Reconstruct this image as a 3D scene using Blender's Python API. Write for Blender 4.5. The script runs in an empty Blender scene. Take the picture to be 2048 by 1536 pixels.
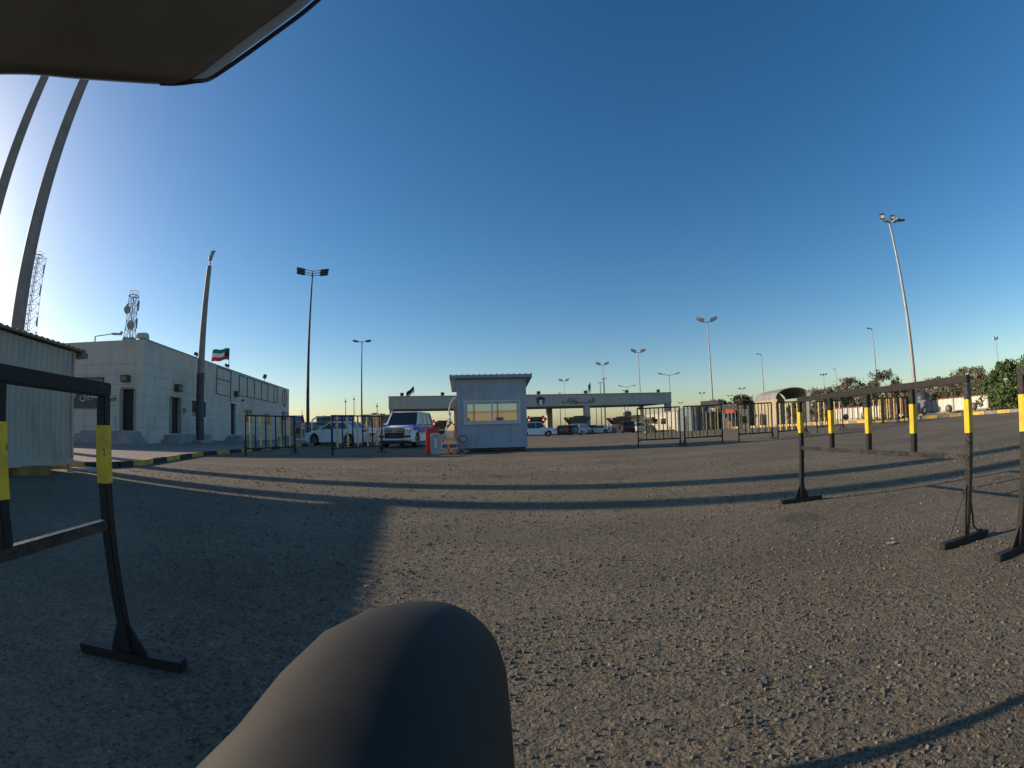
import bpy, bmesh, math, random
import numpy as np
from mathutils import Vector, Matrix
random.seed(7); RN = np.random.RandomState(11)
C = bpy.context.scene.collection
PI = math.pi
sin, cos, R_ = math.sin, math.cos, math.radians

# ------------------------------------------------------------------ camera (wide fisheye action camera, one metre above the asphalt)
K1, K3 = 1.0414, -0.0066
PITCH, ROLL, CAMH = R_(4.963), R_(-1.582), 1.0
def _rot():
    u = np.array([sin(ROLL)*cos(PITCH), cos(ROLL)*cos(PITCH), -sin(PITCH)])
    f = np.array([0, 0, -1.]); y = f-f@u*u; y /= np.linalg.norm(y)
    return np.array([np.cross(y, u), y, u])
CR = _rot()
cam = bpy.data.cameras.new('camera'); camo = bpy.data.objects.new('camera', cam); C.objects.link(camo)
camo.matrix_world = Matrix.Translation((0, 0, CAMH)) @ Matrix([list(r) for r in CR]).to_4x4()
bpy.context.scene.camera = camo
cam.type = 'PANO'; cam.panorama_type = 'FISHEYE_LENS_POLYNOMIAL'
cam.sensor_fit = 'HORIZONTAL'; cam.sensor_width = 36; cam.sensor_height = 27
cam.fisheye_fov = R_(180); cam.clip_start = 0.01; cam.clip_end = 6000
_k = 2048/36/1000
cam.fisheye_polynomial_k0 = 0; cam.fisheye_polynomial_k1 = -K1*_k
cam.fisheye_polynomial_k2 = 0; cam.fisheye_polynomial_k3 = -K3*_k**3; cam.fisheye_polynomial_k4 = 0

# ------------------------------------------------------------------ sky and sun
SUN_AZ, SUN_EL = R_(-78.3), R_(18.4)          # azimuth from +Y towards +X
w = bpy.data.worlds.new('World'); bpy.context.scene.world = w; w.use_nodes = True
nt = w.node_tree; bg = nt.nodes['Background']
sky = nt.nodes.new('ShaderNodeTexSky'); sky.sky_type = 'NISHITA'; sky.sun_disc = False
sky.sun_elevation = SUN_EL; sky.sun_rotation = SUN_AZ
sky.altitude = 0; sky.air_density = 1.0; sky.dust_density = .6; sky.ozone_density = 2.4
hs_ = nt.nodes.new('ShaderNodeHueSaturation'); hs_.inputs['Saturation'].default_value = 1.3; hs_.inputs['Hue'].default_value = .5
nt.links.new(sky.outputs[0], hs_.inputs['Color']); nt.links.new(hs_.outputs[0], bg.inputs[0]); bg.inputs[1].default_value = 0.124
sd = bpy.data.lights.new('sun', 'SUN'); sd.energy = 5.0; sd.angle = R_(0.53); sd.color = (1.0, 0.84, 0.64)
so = bpy.data.objects.new('sun', sd); C.objects.link(so)
S = Vector((sin(SUN_AZ)*cos(SUN_EL), cos(SUN_AZ)*cos(SUN_EL), sin(SUN_EL)))
so.rotation_euler = S.to_track_quat('Z', 'Y').to_euler()
vs = bpy.context.scene.view_settings
vs.view_transform = 'Standard'; vs.look = 'None'; vs.exposure = 0.12; vs.gamma = 1.0
bpy.context.scene.cycles.max_bounces = 6

# ------------------------------------------------------------------ measuring helpers (photo pixel -> place on the ground)
def gz(x, y):
    return -0.016*min(max(y-28, 0), 52) - 0.007*max(y-80, 0)
def ray(x, y):
    X = x-1024; Y = -(y-768); r = math.hypot(X, Y)/1000+1e-9; t = K1*r+K3*r**3; s = sin(t)/r/1000
    return CR @ np.array([X*s, Y*s, -cos(t)])
def G(x, y, z=None):
    d = ray(x, y); zz = z or 0.0
    for _ in range(12):
        k = (zz-CAMH)/d[2]; p = d*k
        if z is not None: break
        zz = gz(p[0], p[1])
    return Vector((p[0], p[1], zz))
def at(x, y, D):
    d = ray(x, y); k = D/math.hypot(d[0], d[1]); return Vector((d[0]*k, d[1]*k, CAMH+d[2]*k))
def near(x, y, dist):
    d = ray(x, y)*dist; return Vector((d[0], d[1], CAMH+d[2]))
def foot(x, y, h):                             # where something of height h stands if its top shows at (x, y)
    p = G(x, y, h)
    for _ in range(6): p = G(x, y, h+gz(p.x, p.y))
    return Vector((p.x, p.y, gz(p.x, p.y)))

# ------------------------------------------------------------------ materials
MATS = {}
def M(name, col, rough=0.7, metal=0.0, var=0.12, scale=3.0, bump=0.0, bscale=40.0, emit=None, spec=None, dirt=None, chips=None):
    if name in MATS: return MATS[name]
    m = bpy.data.materials.new(name); m.use_nodes = True; MATS[name] = m
    n = m.node_tree; L = n.links; b = n.nodes['Principled BSDF']
    b.inputs['Roughness'].default_value = rough; b.inputs['Metallic'].default_value = metal
    if spec is not None: b.inputs['Specular IOR Level'].default_value = spec
    tc = n.nodes.new('ShaderNodeTexCoord')
    nz = n.nodes.new('ShaderNodeTexNoise'); nz.inputs['Scale'].default_value = scale; nz.inputs['Detail'].default_value = 6
    L.new(tc.outputs['Object'], nz.inputs['Vector'])
    rp = n.nodes.new('ShaderNodeValToRGB'); rp.color_ramp.elements[0].position = .3; rp.color_ramp.elements[1].position = .7
    dk = dirt or tuple(c*(1-var*1.6) for c in col); lt = tuple(min(1, c*(1+var)) for c in col)
    rp.color_ramp.elements[0].color = (*dk, 1); rp.color_ramp.elements[1].color = (*lt, 1)
    L.new(nz.outputs['Fac'], rp.inputs[0]); L.new(rp.outputs[0], b.inputs['Base Color'])
    if chips:
        n3 = n.nodes.new('ShaderNodeTexNoise'); n3.inputs['Scale'].default_value = chips[1]; n3.inputs['Detail'].default_value = 5; n3.inputs['Roughness'].default_value = .65
        L.new(tc.outputs['Object'], n3.inputs['Vector']); r3 = n.nodes.new('ShaderNodeValToRGB'); r3.color_ramp.elements[0].position = chips[2]; r3.color_ramp.elements[1].position = chips[2]+.03
        L.new(n3.outputs['Fac'], r3.inputs[0]); mx = n.nodes.new('ShaderNodeMix'); mx.data_type = 'RGBA'; L.new(r3.outputs[0], mx.inputs[0]); L.new(rp.outputs[0], mx.inputs[6]); mx.inputs[7].default_value = (*chips[0], 1)
        L.new(mx.outputs[2], b.inputs['Base Color'])
    if bump:
        n2 = n.nodes.new('ShaderNodeTexNoise'); n2.inputs['Scale'].default_value = bscale; n2.inputs['Detail'].default_value = 4
        L.new(tc.outputs['Object'], n2.inputs['Vector'])
        bp = n.nodes.new('ShaderNodeBump'); bp.inputs['Strength'].default_value = bump; bp.inputs['Distance'].default_value = .02
        L.new(n2.outputs['Fac'], bp.inputs['Height']); L.new(bp.outputs[0], b.inputs['Normal'])
    if emit:
        b.inputs['Emission Color'].default_value = (*emit[0], 1); b.inputs['Emission Strength'].default_value = emit[1]
    return m
black_paint = M('black_paint', (.013, .0125, .012), .55, var=.4, scale=9, bump=.2, spec=.3, dirt=(.026, .021, .017), chips=((.10, .06, .038), 22, .66))
worn_brown = M('worn_brown_paint', (.04, .034, .03), .36, var=.4, scale=12, bump=.3)
yellow_paint = M('yellow_paint', (.78, .5, .015), .45, var=.1, scale=14, dirt=(.55, .34, .03), chips=((.10, .07, .03), 28, .645))
pale_yellow = M('pale_yellow_paint', (.78, .57, .18), .6, var=.15, scale=9, dirt=(.45, .31, .12), chips=((.12, .07, .04), 16, .6))
cabin_sheet = M('beige_sheet', (.42, .365, .295), .6, var=.08, scale=1.2, bump=.05)
cabin_dark = M('beige_sheet_edge', (.22, .17, .12), .7, var=.2)
galv = M('galvanised_steel', (.33, .32, .30), .55, .25, var=.12, scale=2)
mast_brown = M('brown_grey_pole', (.27, .225, .19), .65, var=.12, scale=2)
mast_dark = M('dark_lamp_pole', (.07, .055, .06), .6, var=.15)
head_dark = M('lamp_head_dark', (.05, .05, .05), .5)
lens = M('lamp_lens', (.6, .6, .56), .15, var=.05)
glass_dark = M('dark_glass', (.012, .016, .018), .06, spec=.8, var=.1)
glass_lamp = M('clear_lamp_glass', (.55, .58, .6), .12, var=.05)
white_car = M('white_car_paint', (.72, .75, .78), .25, var=.03)
dark_car = M('dark_car_paint', (.04, .035, .035), .3, var=.1)
silver_car = M('silver_car_paint', (.5, .52, .54), .3, var=.05)
blue_stripe = M('blue_stripe', (.01, .06, .42), .3)
red_stripe = M('red_stripe', (.5, .01, .02), .35)
tyre_m = M('tyre_rubber', (.02, .02, .02), .85)
rim_m = M('alloy_rim', (.4, .4, .4), .3, .7)
tail_m = M('tail_lamp', (.35, .008, .01), .2)
grille_m = M('black_grille', (.015, .016, .02), .4)
chrome = M('chrome_bar', (.5, .5, .52), .2, .9)
plate_m = M('number_plate', (.05, .052, .056), .5)
booth_white = M('booth_sheet', (.36, .40, .46), .5, var=.05, scale=1.5, dirt=(.31, .35, .40))
booth_roof = M('booth_roof', (.27, .31, .35), .5, var=.1)
booth_base = M('booth_base', (.10, .09, .08), .8, var=.4, scale=6)
alu = M('aluminium_frame', (.55, .55, .56), .4, .3, var=.06)
wood = M('weathered_wood', (.26, .17, .09), .8, var=.3)
red_plastic = M('red_plastic', (.62, .02, .03), .4, var=.08)
grey_box = M('grey_box', (.42, .42, .43), .5, var=.1)
white_paint = M('white_paint', (.72, .72, .70), .5, var=.06)
pipe_m = M('cream_pipe', (.5, .46, .38), .5)
chair_m = M('chair_base', (.26, .23, .18), .5)
gate_m = M('gate_cladding', (.46, .42, .36), .6, var=.05, scale=.4)
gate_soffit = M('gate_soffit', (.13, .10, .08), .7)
letter_dark = M('dark_letters', (.025, .03, .035), .5)
letter_light = M('light_letters', (.55, .53, .45), .5)
letter_white = M('white_letters', (.75, .78, .8), .5)
sign_dark = M('dark_sign', (.055, .06, .062), .4, var=.1)
sign_blue = M('blue_sign', (.01, .05, .30), .4)
sign_green = M('green_sign', (.01, .13, .07), .4)
kiosk_m = M('brown_kiosk', (.10, .085, .06), .7, var=.2)
kiosk_light = M('pale_kiosk', (.6, .48, .3), .7, var=.1)
signal_red = M('red_signal_lamp', (.8, .05, .04), .4, emit=((1, .10, .07), 5.0))
signal_case = M('red_signal_case', (.32, .02, .02), .5)
kerb_yellow = M('kerb_yellow', (.62, .38, .05), .75, var=.2, scale=5, dirt=(.4, .25, .08))
kerb_black = M('kerb_black', (.04, .04, .04), .8, var=.3)
kerb_grey = M('kerb_grey', (.24, .22, .19), .85, var=.2)
concrete = M('concrete', (.34, .31, .27), .85, var=.15, scale=2, bump=.2)
ball_m = M('stone_ball', (.20, .175, .145), .4, var=.25, scale=7, dirt=(.06, .05, .04))
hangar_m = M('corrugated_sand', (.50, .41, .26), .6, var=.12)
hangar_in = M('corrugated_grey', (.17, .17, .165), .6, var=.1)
wallwhite = M('white_corrugated_wall', (.66, .60, .50), .6, var=.06)
bldg_white = M('white_render', (.42, .38, .31), .7, var=.05)
slate = M('slate_cladding', (.13, .15, .17), .6, var=.1)
orange_m = M('orange_awning', (.75, .13, .03), .6)
rust = M('brick_red', (.22, .07, .05), .8, var=.3)
trunk_m = M('tree_bark', (.12, .09, .065), .9, var=.2, bump=.4)
skin = M('skin', (.35, .2, .13), .6)
cloth_white = M('white_cloth', (.7, .7, .68), .8)
cloth_dark = M('dark_cloth', (.03, .03, .035), .8)
moto_black = M('matte_black_bodywork', (.046, .041, .034), .6, spec=.12, var=.16, scale=7, bump=.02, bscale=600, dirt=(.033, .030, .026))
moto_brown = M('housing_brown_black', (.15, .125, .10), .32, var=.1, scale=20)
mirror_sky_tint = M('mirror_sky_tint', (.42, .50, .60), .35, .0, var=.02)  # pale blue base colour stands in for the sky reflected in the mirror glass
rim_black = M('housing_rim', (.022, .016, .022), .35, var=.1)

def leafmat(name, a, b):
    m = bpy.data.materials.new(name); m.use_nodes = True; n = m.node_tree; L = n.links; p = n.nodes['Principled BSDF']
    g = n.nodes.new('ShaderNodeTexCoord'); nz = n.nodes.new('ShaderNodeTexNoise'); nz.inputs['Scale'].default_value = 1.3; nz.inputs['Detail'].default_value = 8
    L.new(g.outputs['Object'], nz.inputs['Vector'])
    r = n.nodes.new('ShaderNodeValToRGB'); r.color_ramp.elements[0].position = .35; r.color_ramp.elements[1].position = .65
    r.color_ramp.elements[0].color = (*a, 1); r.color_ramp.elements[1].color = (*b, 1)
    L.new(nz.outputs['Fac'], r.inputs[0]); L.new(r.outputs[0], p.inputs['Base Color']); p.inputs['Roughness'].default_value = .7
    return m
leaf_dry = leafmat('dusty_leaves', (.075, .068, .038), (.17, .145, .08))
leaf_green = leafmat('green_leaves', (.03, .06, .015), (.10, .15, .035))
leaf_far = leafmat('olive_leaves', (.05, .055, .03), (.10, .10, .05))

def asphalt():
    m = bpy.data.materials.new('coarse_asphalt'); m.use_nodes = True; n = m.node_tree; L = n.links; p = n.nodes['Principled BSDF']
    tc = n.nodes.new('ShaderNodeTexCoord'); V = tc.outputs['Object']
    def noise(s, d=5, r=.5):
        x = n.nodes.new('ShaderNodeTexNoise'); x.inputs['Scale'].default_value = s; x.inputs['Detail'].default_value = d; x.inputs['Roughness'].default_value = r
        L.new(V, x.inputs['Vector']); return x.outputs['Fac']
    def ramp(src, stops):
        r = n.nodes.new('ShaderNodeValToRGB'); e = r.color_ramp.elements
        while len(e) < len(stops): e.new(.5)
        for k, (pos, c) in enumerate(stops): e[k].position = pos; e[k].color = (*c, 1)
        L.new(src, r.inputs[0]); return r.outputs[0]
    def mix(kind, f, a, b):
        x = n.nodes.new('ShaderNodeMix'); x.data_type = 'RGBA'; x.blend_type = kind
        if isinstance(f, float): x.inputs[0].default_value = f
        else: L.new(f, x.inputs[0])
        for i, s in ((6, a), (7, b)):
            if isinstance(s, tuple): x.inputs[i].default_value = (*s, 1)
            else: L.new(s, x.inputs[i])
        return x.outputs[2]
    vo = n.nodes.new('ShaderNodeTexVoronoi'); vo.inputs['Scale'].default_value = 62; L.new(V, vo.inputs['Vector'])
    vo2 = n.nodes.new('ShaderNodeTexVoronoi'); vo2.inputs['Scale'].default_value = 24; L.new(V, vo2.inputs['Vector'])
    dust = ramp(noise(.55, 6), [(.3, (.205, .165, .112)), (.7, (.275, .222, .155))])
    fine = ramp(noise(260, 3, .7), [(.3, (.55,)*3), (.7, (1.25,)*3)])
    c = mix('MULTIPLY', 1.0, dust, fine)
    sep = n.nodes.new('ShaderNodeSeparateColor'); L.new(vo.outputs['Color'], sep.inputs[0])
    stones = ramp(sep.outputs[0], [(.0, (.30, .33, .38)), (.4, (.75, .76, .8)), (.9, (1.05, 1.02, .95)), (1.0, (2.0, 1.9, 1.7))])
    near_ = ramp(vo.outputs['Distance'], [(.25, (1,)*3), (.5, (0,)*3)])
    c = mix('MULTIPLY', near_, c, stones)
    patch = ramp(noise(9, 5, .65), [(.42, (.78, .80, .84)), (.6, (1.08, 1.06, 1.0))])
    c = mix('MULTIPLY', .8, c, patch)
    big = ramp(noise(.12, 4), [(.35, (.86, .87, .9)), (.65, (1.08, 1.05, 1.0))])
    c = mix('MULTIPLY', 1.0, c, big)
    pc2 = ramp(noise(34, 3, .6), [(.36, (.42, .45, .50)), (.47, (1, 1, 1))])
    c = mix('MULTIPLY', .85, c, pc2)
    mp = n.nodes.new('ShaderNodeMapping'); mp.inputs['Scale'].default_value = (.05, .35, 1); mp.inputs['Rotation'].default_value = (0, 0, R_(12)); L.new(V, mp.inputs[0])
    st_ = n.nodes.new('ShaderNodeTexNoise'); st_.inputs['Scale'].default_value = 2.2; st_.inputs['Detail'].default_value = 5; L.new(mp.outputs[0], st_.inputs['Vector'])
    c = mix('MULTIPLY', 1.0, c, ramp(st_.outputs['Fac'], [(.35, (.84, .85, .87)), (.62, (1.10, 1.08, 1.04))]))
    oil = ramp(noise(.9, 2, .4), [(.26, (.55, .56, .58)), (.33, (1, 1, 1))])
    c = mix('MULTIPLY', .7, c, oil)
    L.new(c, p.inputs['Base Color']); p.inputs['Roughness'].default_value = .92; p.inputs['Specular IOR Level'].default_value = .25
    # relief: stones, worn pits and grain
    def math_(op, a, b):
        x = n.nodes.new('ShaderNodeMath'); x.operation = op
        for i, s in ((0, a), (1, b)):
            if isinstance(s, (int, float)): x.inputs[i].default_value = s
            else: L.new(s, x.inputs[i])
        return x.outputs[0]
    h = math_('MULTIPLY', math_('SUBTRACT', 1.0, vo.outputs['Distance']), .45)
    pit = ramp(noise(26, 4, .6), [(.38, (0,)*3), (.5, (1,)*3)])
    h = math_('ADD', h, math_('MULTIPLY', pit, .75))
    h = math_('ADD', h, math_('MULTIPLY', noise(150, 4, .7), .45))
    h = math_('ADD', h, math_('MULTIPLY', math_('SUBTRACT', 1.0, vo2.outputs['Distance']), .4))
    bp = n.nodes.new('ShaderNodeBump'); bp.inputs['Strength'].default_value = .85; bp.inputs['Distance'].default_value = .012
    L.new(h, bp.inputs['Height']); L.new(bp.outputs[0], p.inputs['Normal'])
    return m
asphalt_m = asphalt()
def pavers():
    m = bpy.data.materials.new('brick_paving'); m.use_nodes = True; n = m.node_tree; L = n.links; p = n.nodes['Principled BSDF']
    tc = n.nodes.new('ShaderNodeTexCoord'); mp = n.nodes.new('ShaderNodeMapping'); mp.inputs['Rotation'].default_value = (0, 0, R_(35)); L.new(tc.outputs['Object'], mp.inputs[0])
    b = n.nodes.new('ShaderNodeTexBrick'); b.inputs['Scale'].default_value = 2.6; b.inputs['Mortar Size'].default_value = .03
    b.inputs['Color1'].default_value = (.25, .175, .14, 1); b.inputs['Color2'].default_value = (.30, .23, .19, 1); b.inputs['Mortar'].default_value = (.13, .10, .08, 1)
    L.new(mp.outputs[0], b.inputs['Vector']); L.new(b.outputs[0], p.inputs['Base Color']); p.inputs['Roughness'].default_value = .85
    return m
pavers_m = pavers()
def stone_wall():
    m = bpy.data.materials.new('cladding_blocks'); m.use_nodes = True; n = m.node_tree; L = n.links; p = n.nodes['Principled BSDF']
    tc = n.nodes.new('ShaderNodeTexCoord'); nz = n.nodes.new('ShaderNodeTexNoise'); nz.inputs['Scale'].default_value = .8; nz.inputs['Detail'].default_value = 6
    L.new(tc.outputs['Object'], nz.inputs['Vector'])
    r = n.nodes.new('ShaderNodeValToRGB'); r.color_ramp.elements[0].position = .3; r.color_ramp.elements[1].position = .75
    r.color_ramp.elements[0].color = (.54, .48, .39, 1); r.color_ramp.elements[1].color = (.64, .575, .48, 1)
    L.new(nz.outputs['Fac'], r.inputs[0]); L.new(r.outputs[0], p.inputs['Base Color']); p.inputs['Roughness'].default_value = .8
    return m
facade_m = stone_wall()
def add_stains(m, amount, sc=(1.6, 1.6, .35), lo=.52, hi=.7, col=(.55, .5, .43)):
    n = m.node_tree; L = n.links; p = n.nodes['Principled BSDF']; src = p.inputs['Base Color'].links[0].from_socket
    tc = n.nodes.new('ShaderNodeTexCoord'); mp = n.nodes.new('ShaderNodeMapping'); mp.inputs['Scale'].default_value = sc; L.new(tc.outputs['Object'], mp.inputs[0])
    nz = n.nodes.new('ShaderNodeTexNoise'); nz.inputs['Scale'].default_value = 1.4; nz.inputs['Detail'].default_value = 8; nz.inputs['Roughness'].default_value = .65; L.new(mp.outputs[0], nz.inputs['Vector'])
    rp = n.nodes.new('ShaderNodeValToRGB'); rp.color_ramp.elements[0].position = lo; rp.color_ramp.elements[1].position = hi
    rp.color_ramp.elements[0].color = (1, 1, 1, 1); rp.color_ramp.elements[1].color = (*col, 1); L.new(nz.outputs['Fac'], rp.inputs[0])
    mx = n.nodes.new('ShaderNodeMix'); mx.data_type = 'RGBA'; mx.blend_type = 'MULTIPLY'; mx.inputs[0].default_value = amount
    L.new(src, mx.inputs[6]); L.new(rp.outputs[0], mx.inputs[7]); L.new(mx.outputs[2], p.inputs['Base Color'])
add_stains(facade_m, .6); add_stains(booth_white, .55, (3, 3, .8)); add_stains(cabin_sheet, .5, (2, 2, .4)); add_stains(gate_m, .4, (.8, .8, .3)); add_stains(white_car, .15, (3, 3, 3)); add_stains(moto_black, .35, (14, 14, 14), .55, .75)
joint_m = M('wall_joint', (.3, .265, .22), .9)

# ------------------------------------------------------------------ mesh helpers
class Pieces:
    def __init__(s): s.p = []
    def box(s, *a, **k): s.p.append(MB().box(*a, **k)); return s
    def tube(s, *a, **k): s.p.append(MB().tube(*a, **k)); return s
    def cyl(s, *a, **k): s.p.append(MB().cyl(*a, **k)); return s
    def build(s, *a, **k): return [q.build(*a, **k) for q in s.p][-1]
class MB:
    def __init__(s): s.v = []; s.f = []; s.mi = []; s.ms = []
    def mat(s, m):
        if m not in s.ms: s.ms.append(m)
        return s.ms.index(m)
    def add(s, vs, fs, m=None):
        o = len(s.v); s.v += [tuple(v) for v in vs]; i = s.mat(m) if m else 0
        for f in fs: s.f.append([o+k for k in f]); s.mi.append(i)
        return s
    def box(s, c, d, rz=0.0, m=None, T=None):
        x, y, z = d[0]/2, d[1]/2, d[2]/2
        P = [Vector((a, b, e)) for a in (-x, x) for b in (-y, y) for e in (-z, z)]
        Rm = Matrix.Rotation(rz, 4, 'Z') if T is None else T
        P = [Rm @ p + Vector(c) for p in P]
        return s.add(P, [(0, 1, 3, 2), (4, 6, 7, 5), (0, 4, 5, 1), (2, 3, 7, 6), (0, 2, 6, 4), (1, 5, 7, 3)], m)
    def bar(s, a, b, w, h=None, m=None, up=(0, 0, 1)):
        a, b = Vector(a), Vector(b); h = h or w; z = (b-a).normalized(); u = Vector(up)
        if abs(z.dot(u)) > .95: u = Vector((1, 0, 0))
        x = z.cross(u).normalized(); y = x.cross(z)
        P = [q + x*i*w/2 + y*j*h/2 for q in (a, b) for i, j in ((-1, -1), (1, -1), (1, 1), (-1, 1))]
        return s.add(P, [(0, 1, 2, 3)[::-1], (4, 5, 6, 7), (0, 1, 5, 4), (1, 2, 6, 5), (2, 3, 7, 6), (3, 0, 4, 7)], m)
    def cyl(s, a, b, r0, r1=None, n=12, m=None, cap=True):
        a, b = Vector(a), Vector(b); r1 = r0 if r1 is None else r1; z = (b-a).normalized()
        u = Vector((0, 0, 1)) if abs(z.z) < .9 else Vector((1, 0, 0)); x = z.cross(u).normalized(); y = z.cross(x)
        P = [q + (x*cos(2*PI*k/n)+y*sin(2*PI*k/n))*r for q, r in ((a, r0), (b, r1)) for k in range(n)]
        F = [(k, (k+1) % n, n+(k+1) % n, n+k) for k in range(n)]
        if cap: F += [tuple(range(n))[::-1], tuple(range(n, 2*n))]
        return s.add(P, F, m)
    def tube(s, pts, r, n=8, m=None):
        for a, b in zip(pts, pts[1:]): s.cyl(a, b, r, r, n, m)
        return s
    def prism(s, poly, t0, t1, axis='y', m=None):
        def P3(p, t): return {'y': (p[0], t, p[1]), 'x': (t, p[0], p[1]), 'z': (p[0], p[1], t)}[axis]
        n = len(poly)
        return s.add([P3(p, t) for t in (t0, t1) for p in poly], [tuple(range(n)), tuple(range(n, 2*n))[::-1]] + [(k, (k+1) % n, n+(k+1) % n, n+k) for k in range(n)], m)
    def ball(s, c, r, nu=16, nv=10, m=None, sc=(1, 1, 1)):
        P = [Vector((sin(PI*j/nv)*cos(2*PI*i/nu)*r*sc[0], sin(PI*j/nv)*sin(2*PI*i/nu)*r*sc[1], cos(PI*j/nv)*r*sc[2]))+Vector(c) for j in range(nv+1) for i in range(nu)]
        F = [(j*nu+i, j*nu+(i+1) % nu, (j+1)*nu+(i+1) % nu, (j+1)*nu+i) for j in range(nv) for i in range(nu)]
        return s.add(P, F, m)
    def build(s, name, mat=None, parent=None, smooth=False, bevel=0.0, loc=None):
        me = bpy.data.meshes.new(name); me.from_pydata(s.v, [], s.f)
        for m in (s.ms or [mat]): me.materials.append(m)
        if s.ms: me.polygons.foreach_set('material_index', s.mi)
        bm = bmesh.new(); bm.from_mesh(me); bmesh.ops.remove_doubles(bm, verts=bm.verts, dist=1e-5)
        bmesh.ops.dissolve_degenerate(bm, edges=bm.edges, dist=1e-6)
        bmesh.ops.recalc_face_normals(bm, faces=bm.faces)
        if bevel:
            bmesh.ops.bevel(bm, geom=[e for e in bm.edges if len(e.link_faces) == 2 and e.calc_face_angle(0) > .6], offset=bevel, segments=2, affect='EDGES', clamp_overlap=True)
        if smooth:
            for f in bm.faces: f.smooth = True
            for e in bm.edges:
                if len(e.link_faces) == 2 and e.calc_face_angle(0) > .7: e.smooth = False
        bm.to_mesh(me); bm.free()
        o = bpy.data.objects.new(name, me); C.objects.link(o)
        if parent: o.parent = parent
        if loc is not None: o.location = loc
        return o
def tag(o, label=None, cat=None, group=None, kind=None):
    if label: o['label'] = label
    if cat: o['category'] = cat
    if group: o['group'] = group
    if kind: o['kind'] = kind
    return o
def thing(name, label, cat, loc=(0, 0, 0), rz=0.0, group=None):
    o = bpy.data.objects.new(name, None); C.objects.link(o); o.location = loc; o.rotation_euler = (0, 0, rz); o.empty_display_size = .2
    return tag(o, label, cat, group)
def copy_tree(o, parent=None):
    c = o.copy(); C.objects.link(c); c.parent = parent
    for ch in list(o.children): copy_tree(ch, c)
    return c
def text(s, size, mat, parent, mw, name='lettering', extrude=.01):
    cu = bpy.data.curves.new(name, 'FONT'); cu.body = s; cu.size = size; cu.extrude = extrude; cu.align_x = 'CENTER'; cu.align_y = 'CENTER'; cu.resolution_u = 3
    t = bpy.data.objects.new('tmp', cu); C.objects.link(t); bpy.context.view_layer.update()
    me = bpy.data.meshes.new_from_object(t.evaluated_get(bpy.context.evaluated_depsgraph_get())); bpy.data.objects.remove(t)
    me.materials.clear(); me.materials.append(mat)
    o = bpy.data.objects.new(name, me); C.objects.link(o); o.parent = parent; o.matrix_local = mw
    return o
def face_matrix(pos, right, up=(0, 0, 1)):
    r = Vector(right).normalized(); u = Vector(up).normalized(); n = r.cross(u)
    m = Matrix((r, u, n)).transposed().to_4x4(); m.translation = Vector(pos); return m

# ------------------------------------------------------------------ ground
g = MB(); ys = [-400, -60, 28, 80, 300, 900, 3500]; xs = [-3500, -500, -60, 60, 500, 3500]
vv = [(x, y, gz(x, y)) for y in ys for x in xs]; nx = len(xs)
g.add(vv, [(j*nx+i, j*nx+i+1, (j+1)*nx+i+1, (j+1)*nx+i) for j in range(len(ys)-1) for i in range(nx-1)])
tag(g.build('ground', asphalt_m), kind='structure')

def kerb_path():
    P = [(-14.2, 52), (-12.6, 36), (-11.9, 26), (-11.55, 19), (-11.35, 15), (-10.5, 12.2), (-9.85, 10.2), (-9.75, 9.1), (-10.2, 8.3), (-10.9, 7.6), (-11.2, 6), (-11.3, 2), (-11.3, -14)]
    out = []
    for (a, b) in zip(P, P[1:]):
        n = max(1, int(math.hypot(b[0]-a[0], b[1]-a[1])/.5))
        out += [(a[0]+(b[0]-a[0])*k/n, a[1]+(b[1]-a[1])*k/n) for k in range(n)]
    return out+[P[-1]]
KP = kerb_path()
pv = MB(); n = len(KP)
pv.add([(x-.1, y, gz(x, y)+.14) for x, y in KP] + [(-60, y, gz(x, y)+.14) for x, y in KP], [(k, k+1, n+k+1, n+k) for k in range(n-1)])
tag(pv.build('pavement', pavers_m), kind='structure')
kb = MB(); d = 0.0; run = 0
for k, (a, b) in enumerate(zip(KP, KP[1:])):
    a3 = Vector((a[0], a[1], gz(*a)+.0)); b3 = Vector((b[0], b[1], gz(*b)+.0))
    b3 = a3+(b3-a3)*(.985)
    kb.bar(a3+Vector((0, 0, .07)), b3+Vector((0, 0, .07)), .16, .152, m=kerb_yellow if (k//2) % 2 else kerb_black)
tag(kb.build('kerb'), kind='structure')

# small stones embedded in and lying on the near asphalt
pb = MB(); ico = [Vector(v) for v in ((0, 0, 1), (.9, 0, .1), (0, .9, .15), (-.85, 0, .1), (0, -.9, .12), (.5, .5, -.4), (-.5, -.5, -.4))]
IF = [(0, 1, 2), (0, 2, 3), (0, 3, 4), (0, 4, 1), (1, 5, 2), (3, 6, 4), (2, 5, 6, 3), (4, 6, 5, 1)]
pv_, pf_ = [], []
pm_ = []
NP = 30000
for i in range(NP):
    th = RN.uniform(-.8, 1.65); r = .5+12.5*RN.uniform()**1.75; s = (.0036+.0075*RN.uniform()**2.2)*(1+.10*r)
    x, y = r*sin(th), r*cos(th)
    if math.sin(x*2.1+1.3*math.sin(y*1.7))*math.cos(y*2.3+x*.6) < -.55 and RN.uniform() < .75: continue
    if RN.uniform() < .006: s *= 1.6
    a = RN.uniform(0, 6.28); ca, sa = cos(a), sin(a); o = len(pv_); sx, sy, sz = s*RN.uniform(.7, 1.5), s*RN.uniform(.7, 1.3), s*RN.uniform(.7, 1.15)
    for v in ico:
        X, Y = v.x*sx, v.y*sy; pv_.append((x+X*ca-Y*sa, y+X*sa+Y*ca, v.z*sz+sz*.08))
    for f in IF: pf_.append([o+q for q in f])
    pm_ += [RN.choice([0, 1, 2], p=[.62, .006, .374])]*len(IF)
me = bpy.data.meshes.new('loose_stones'); me.from_pydata(pv_, [], pf_)
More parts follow.
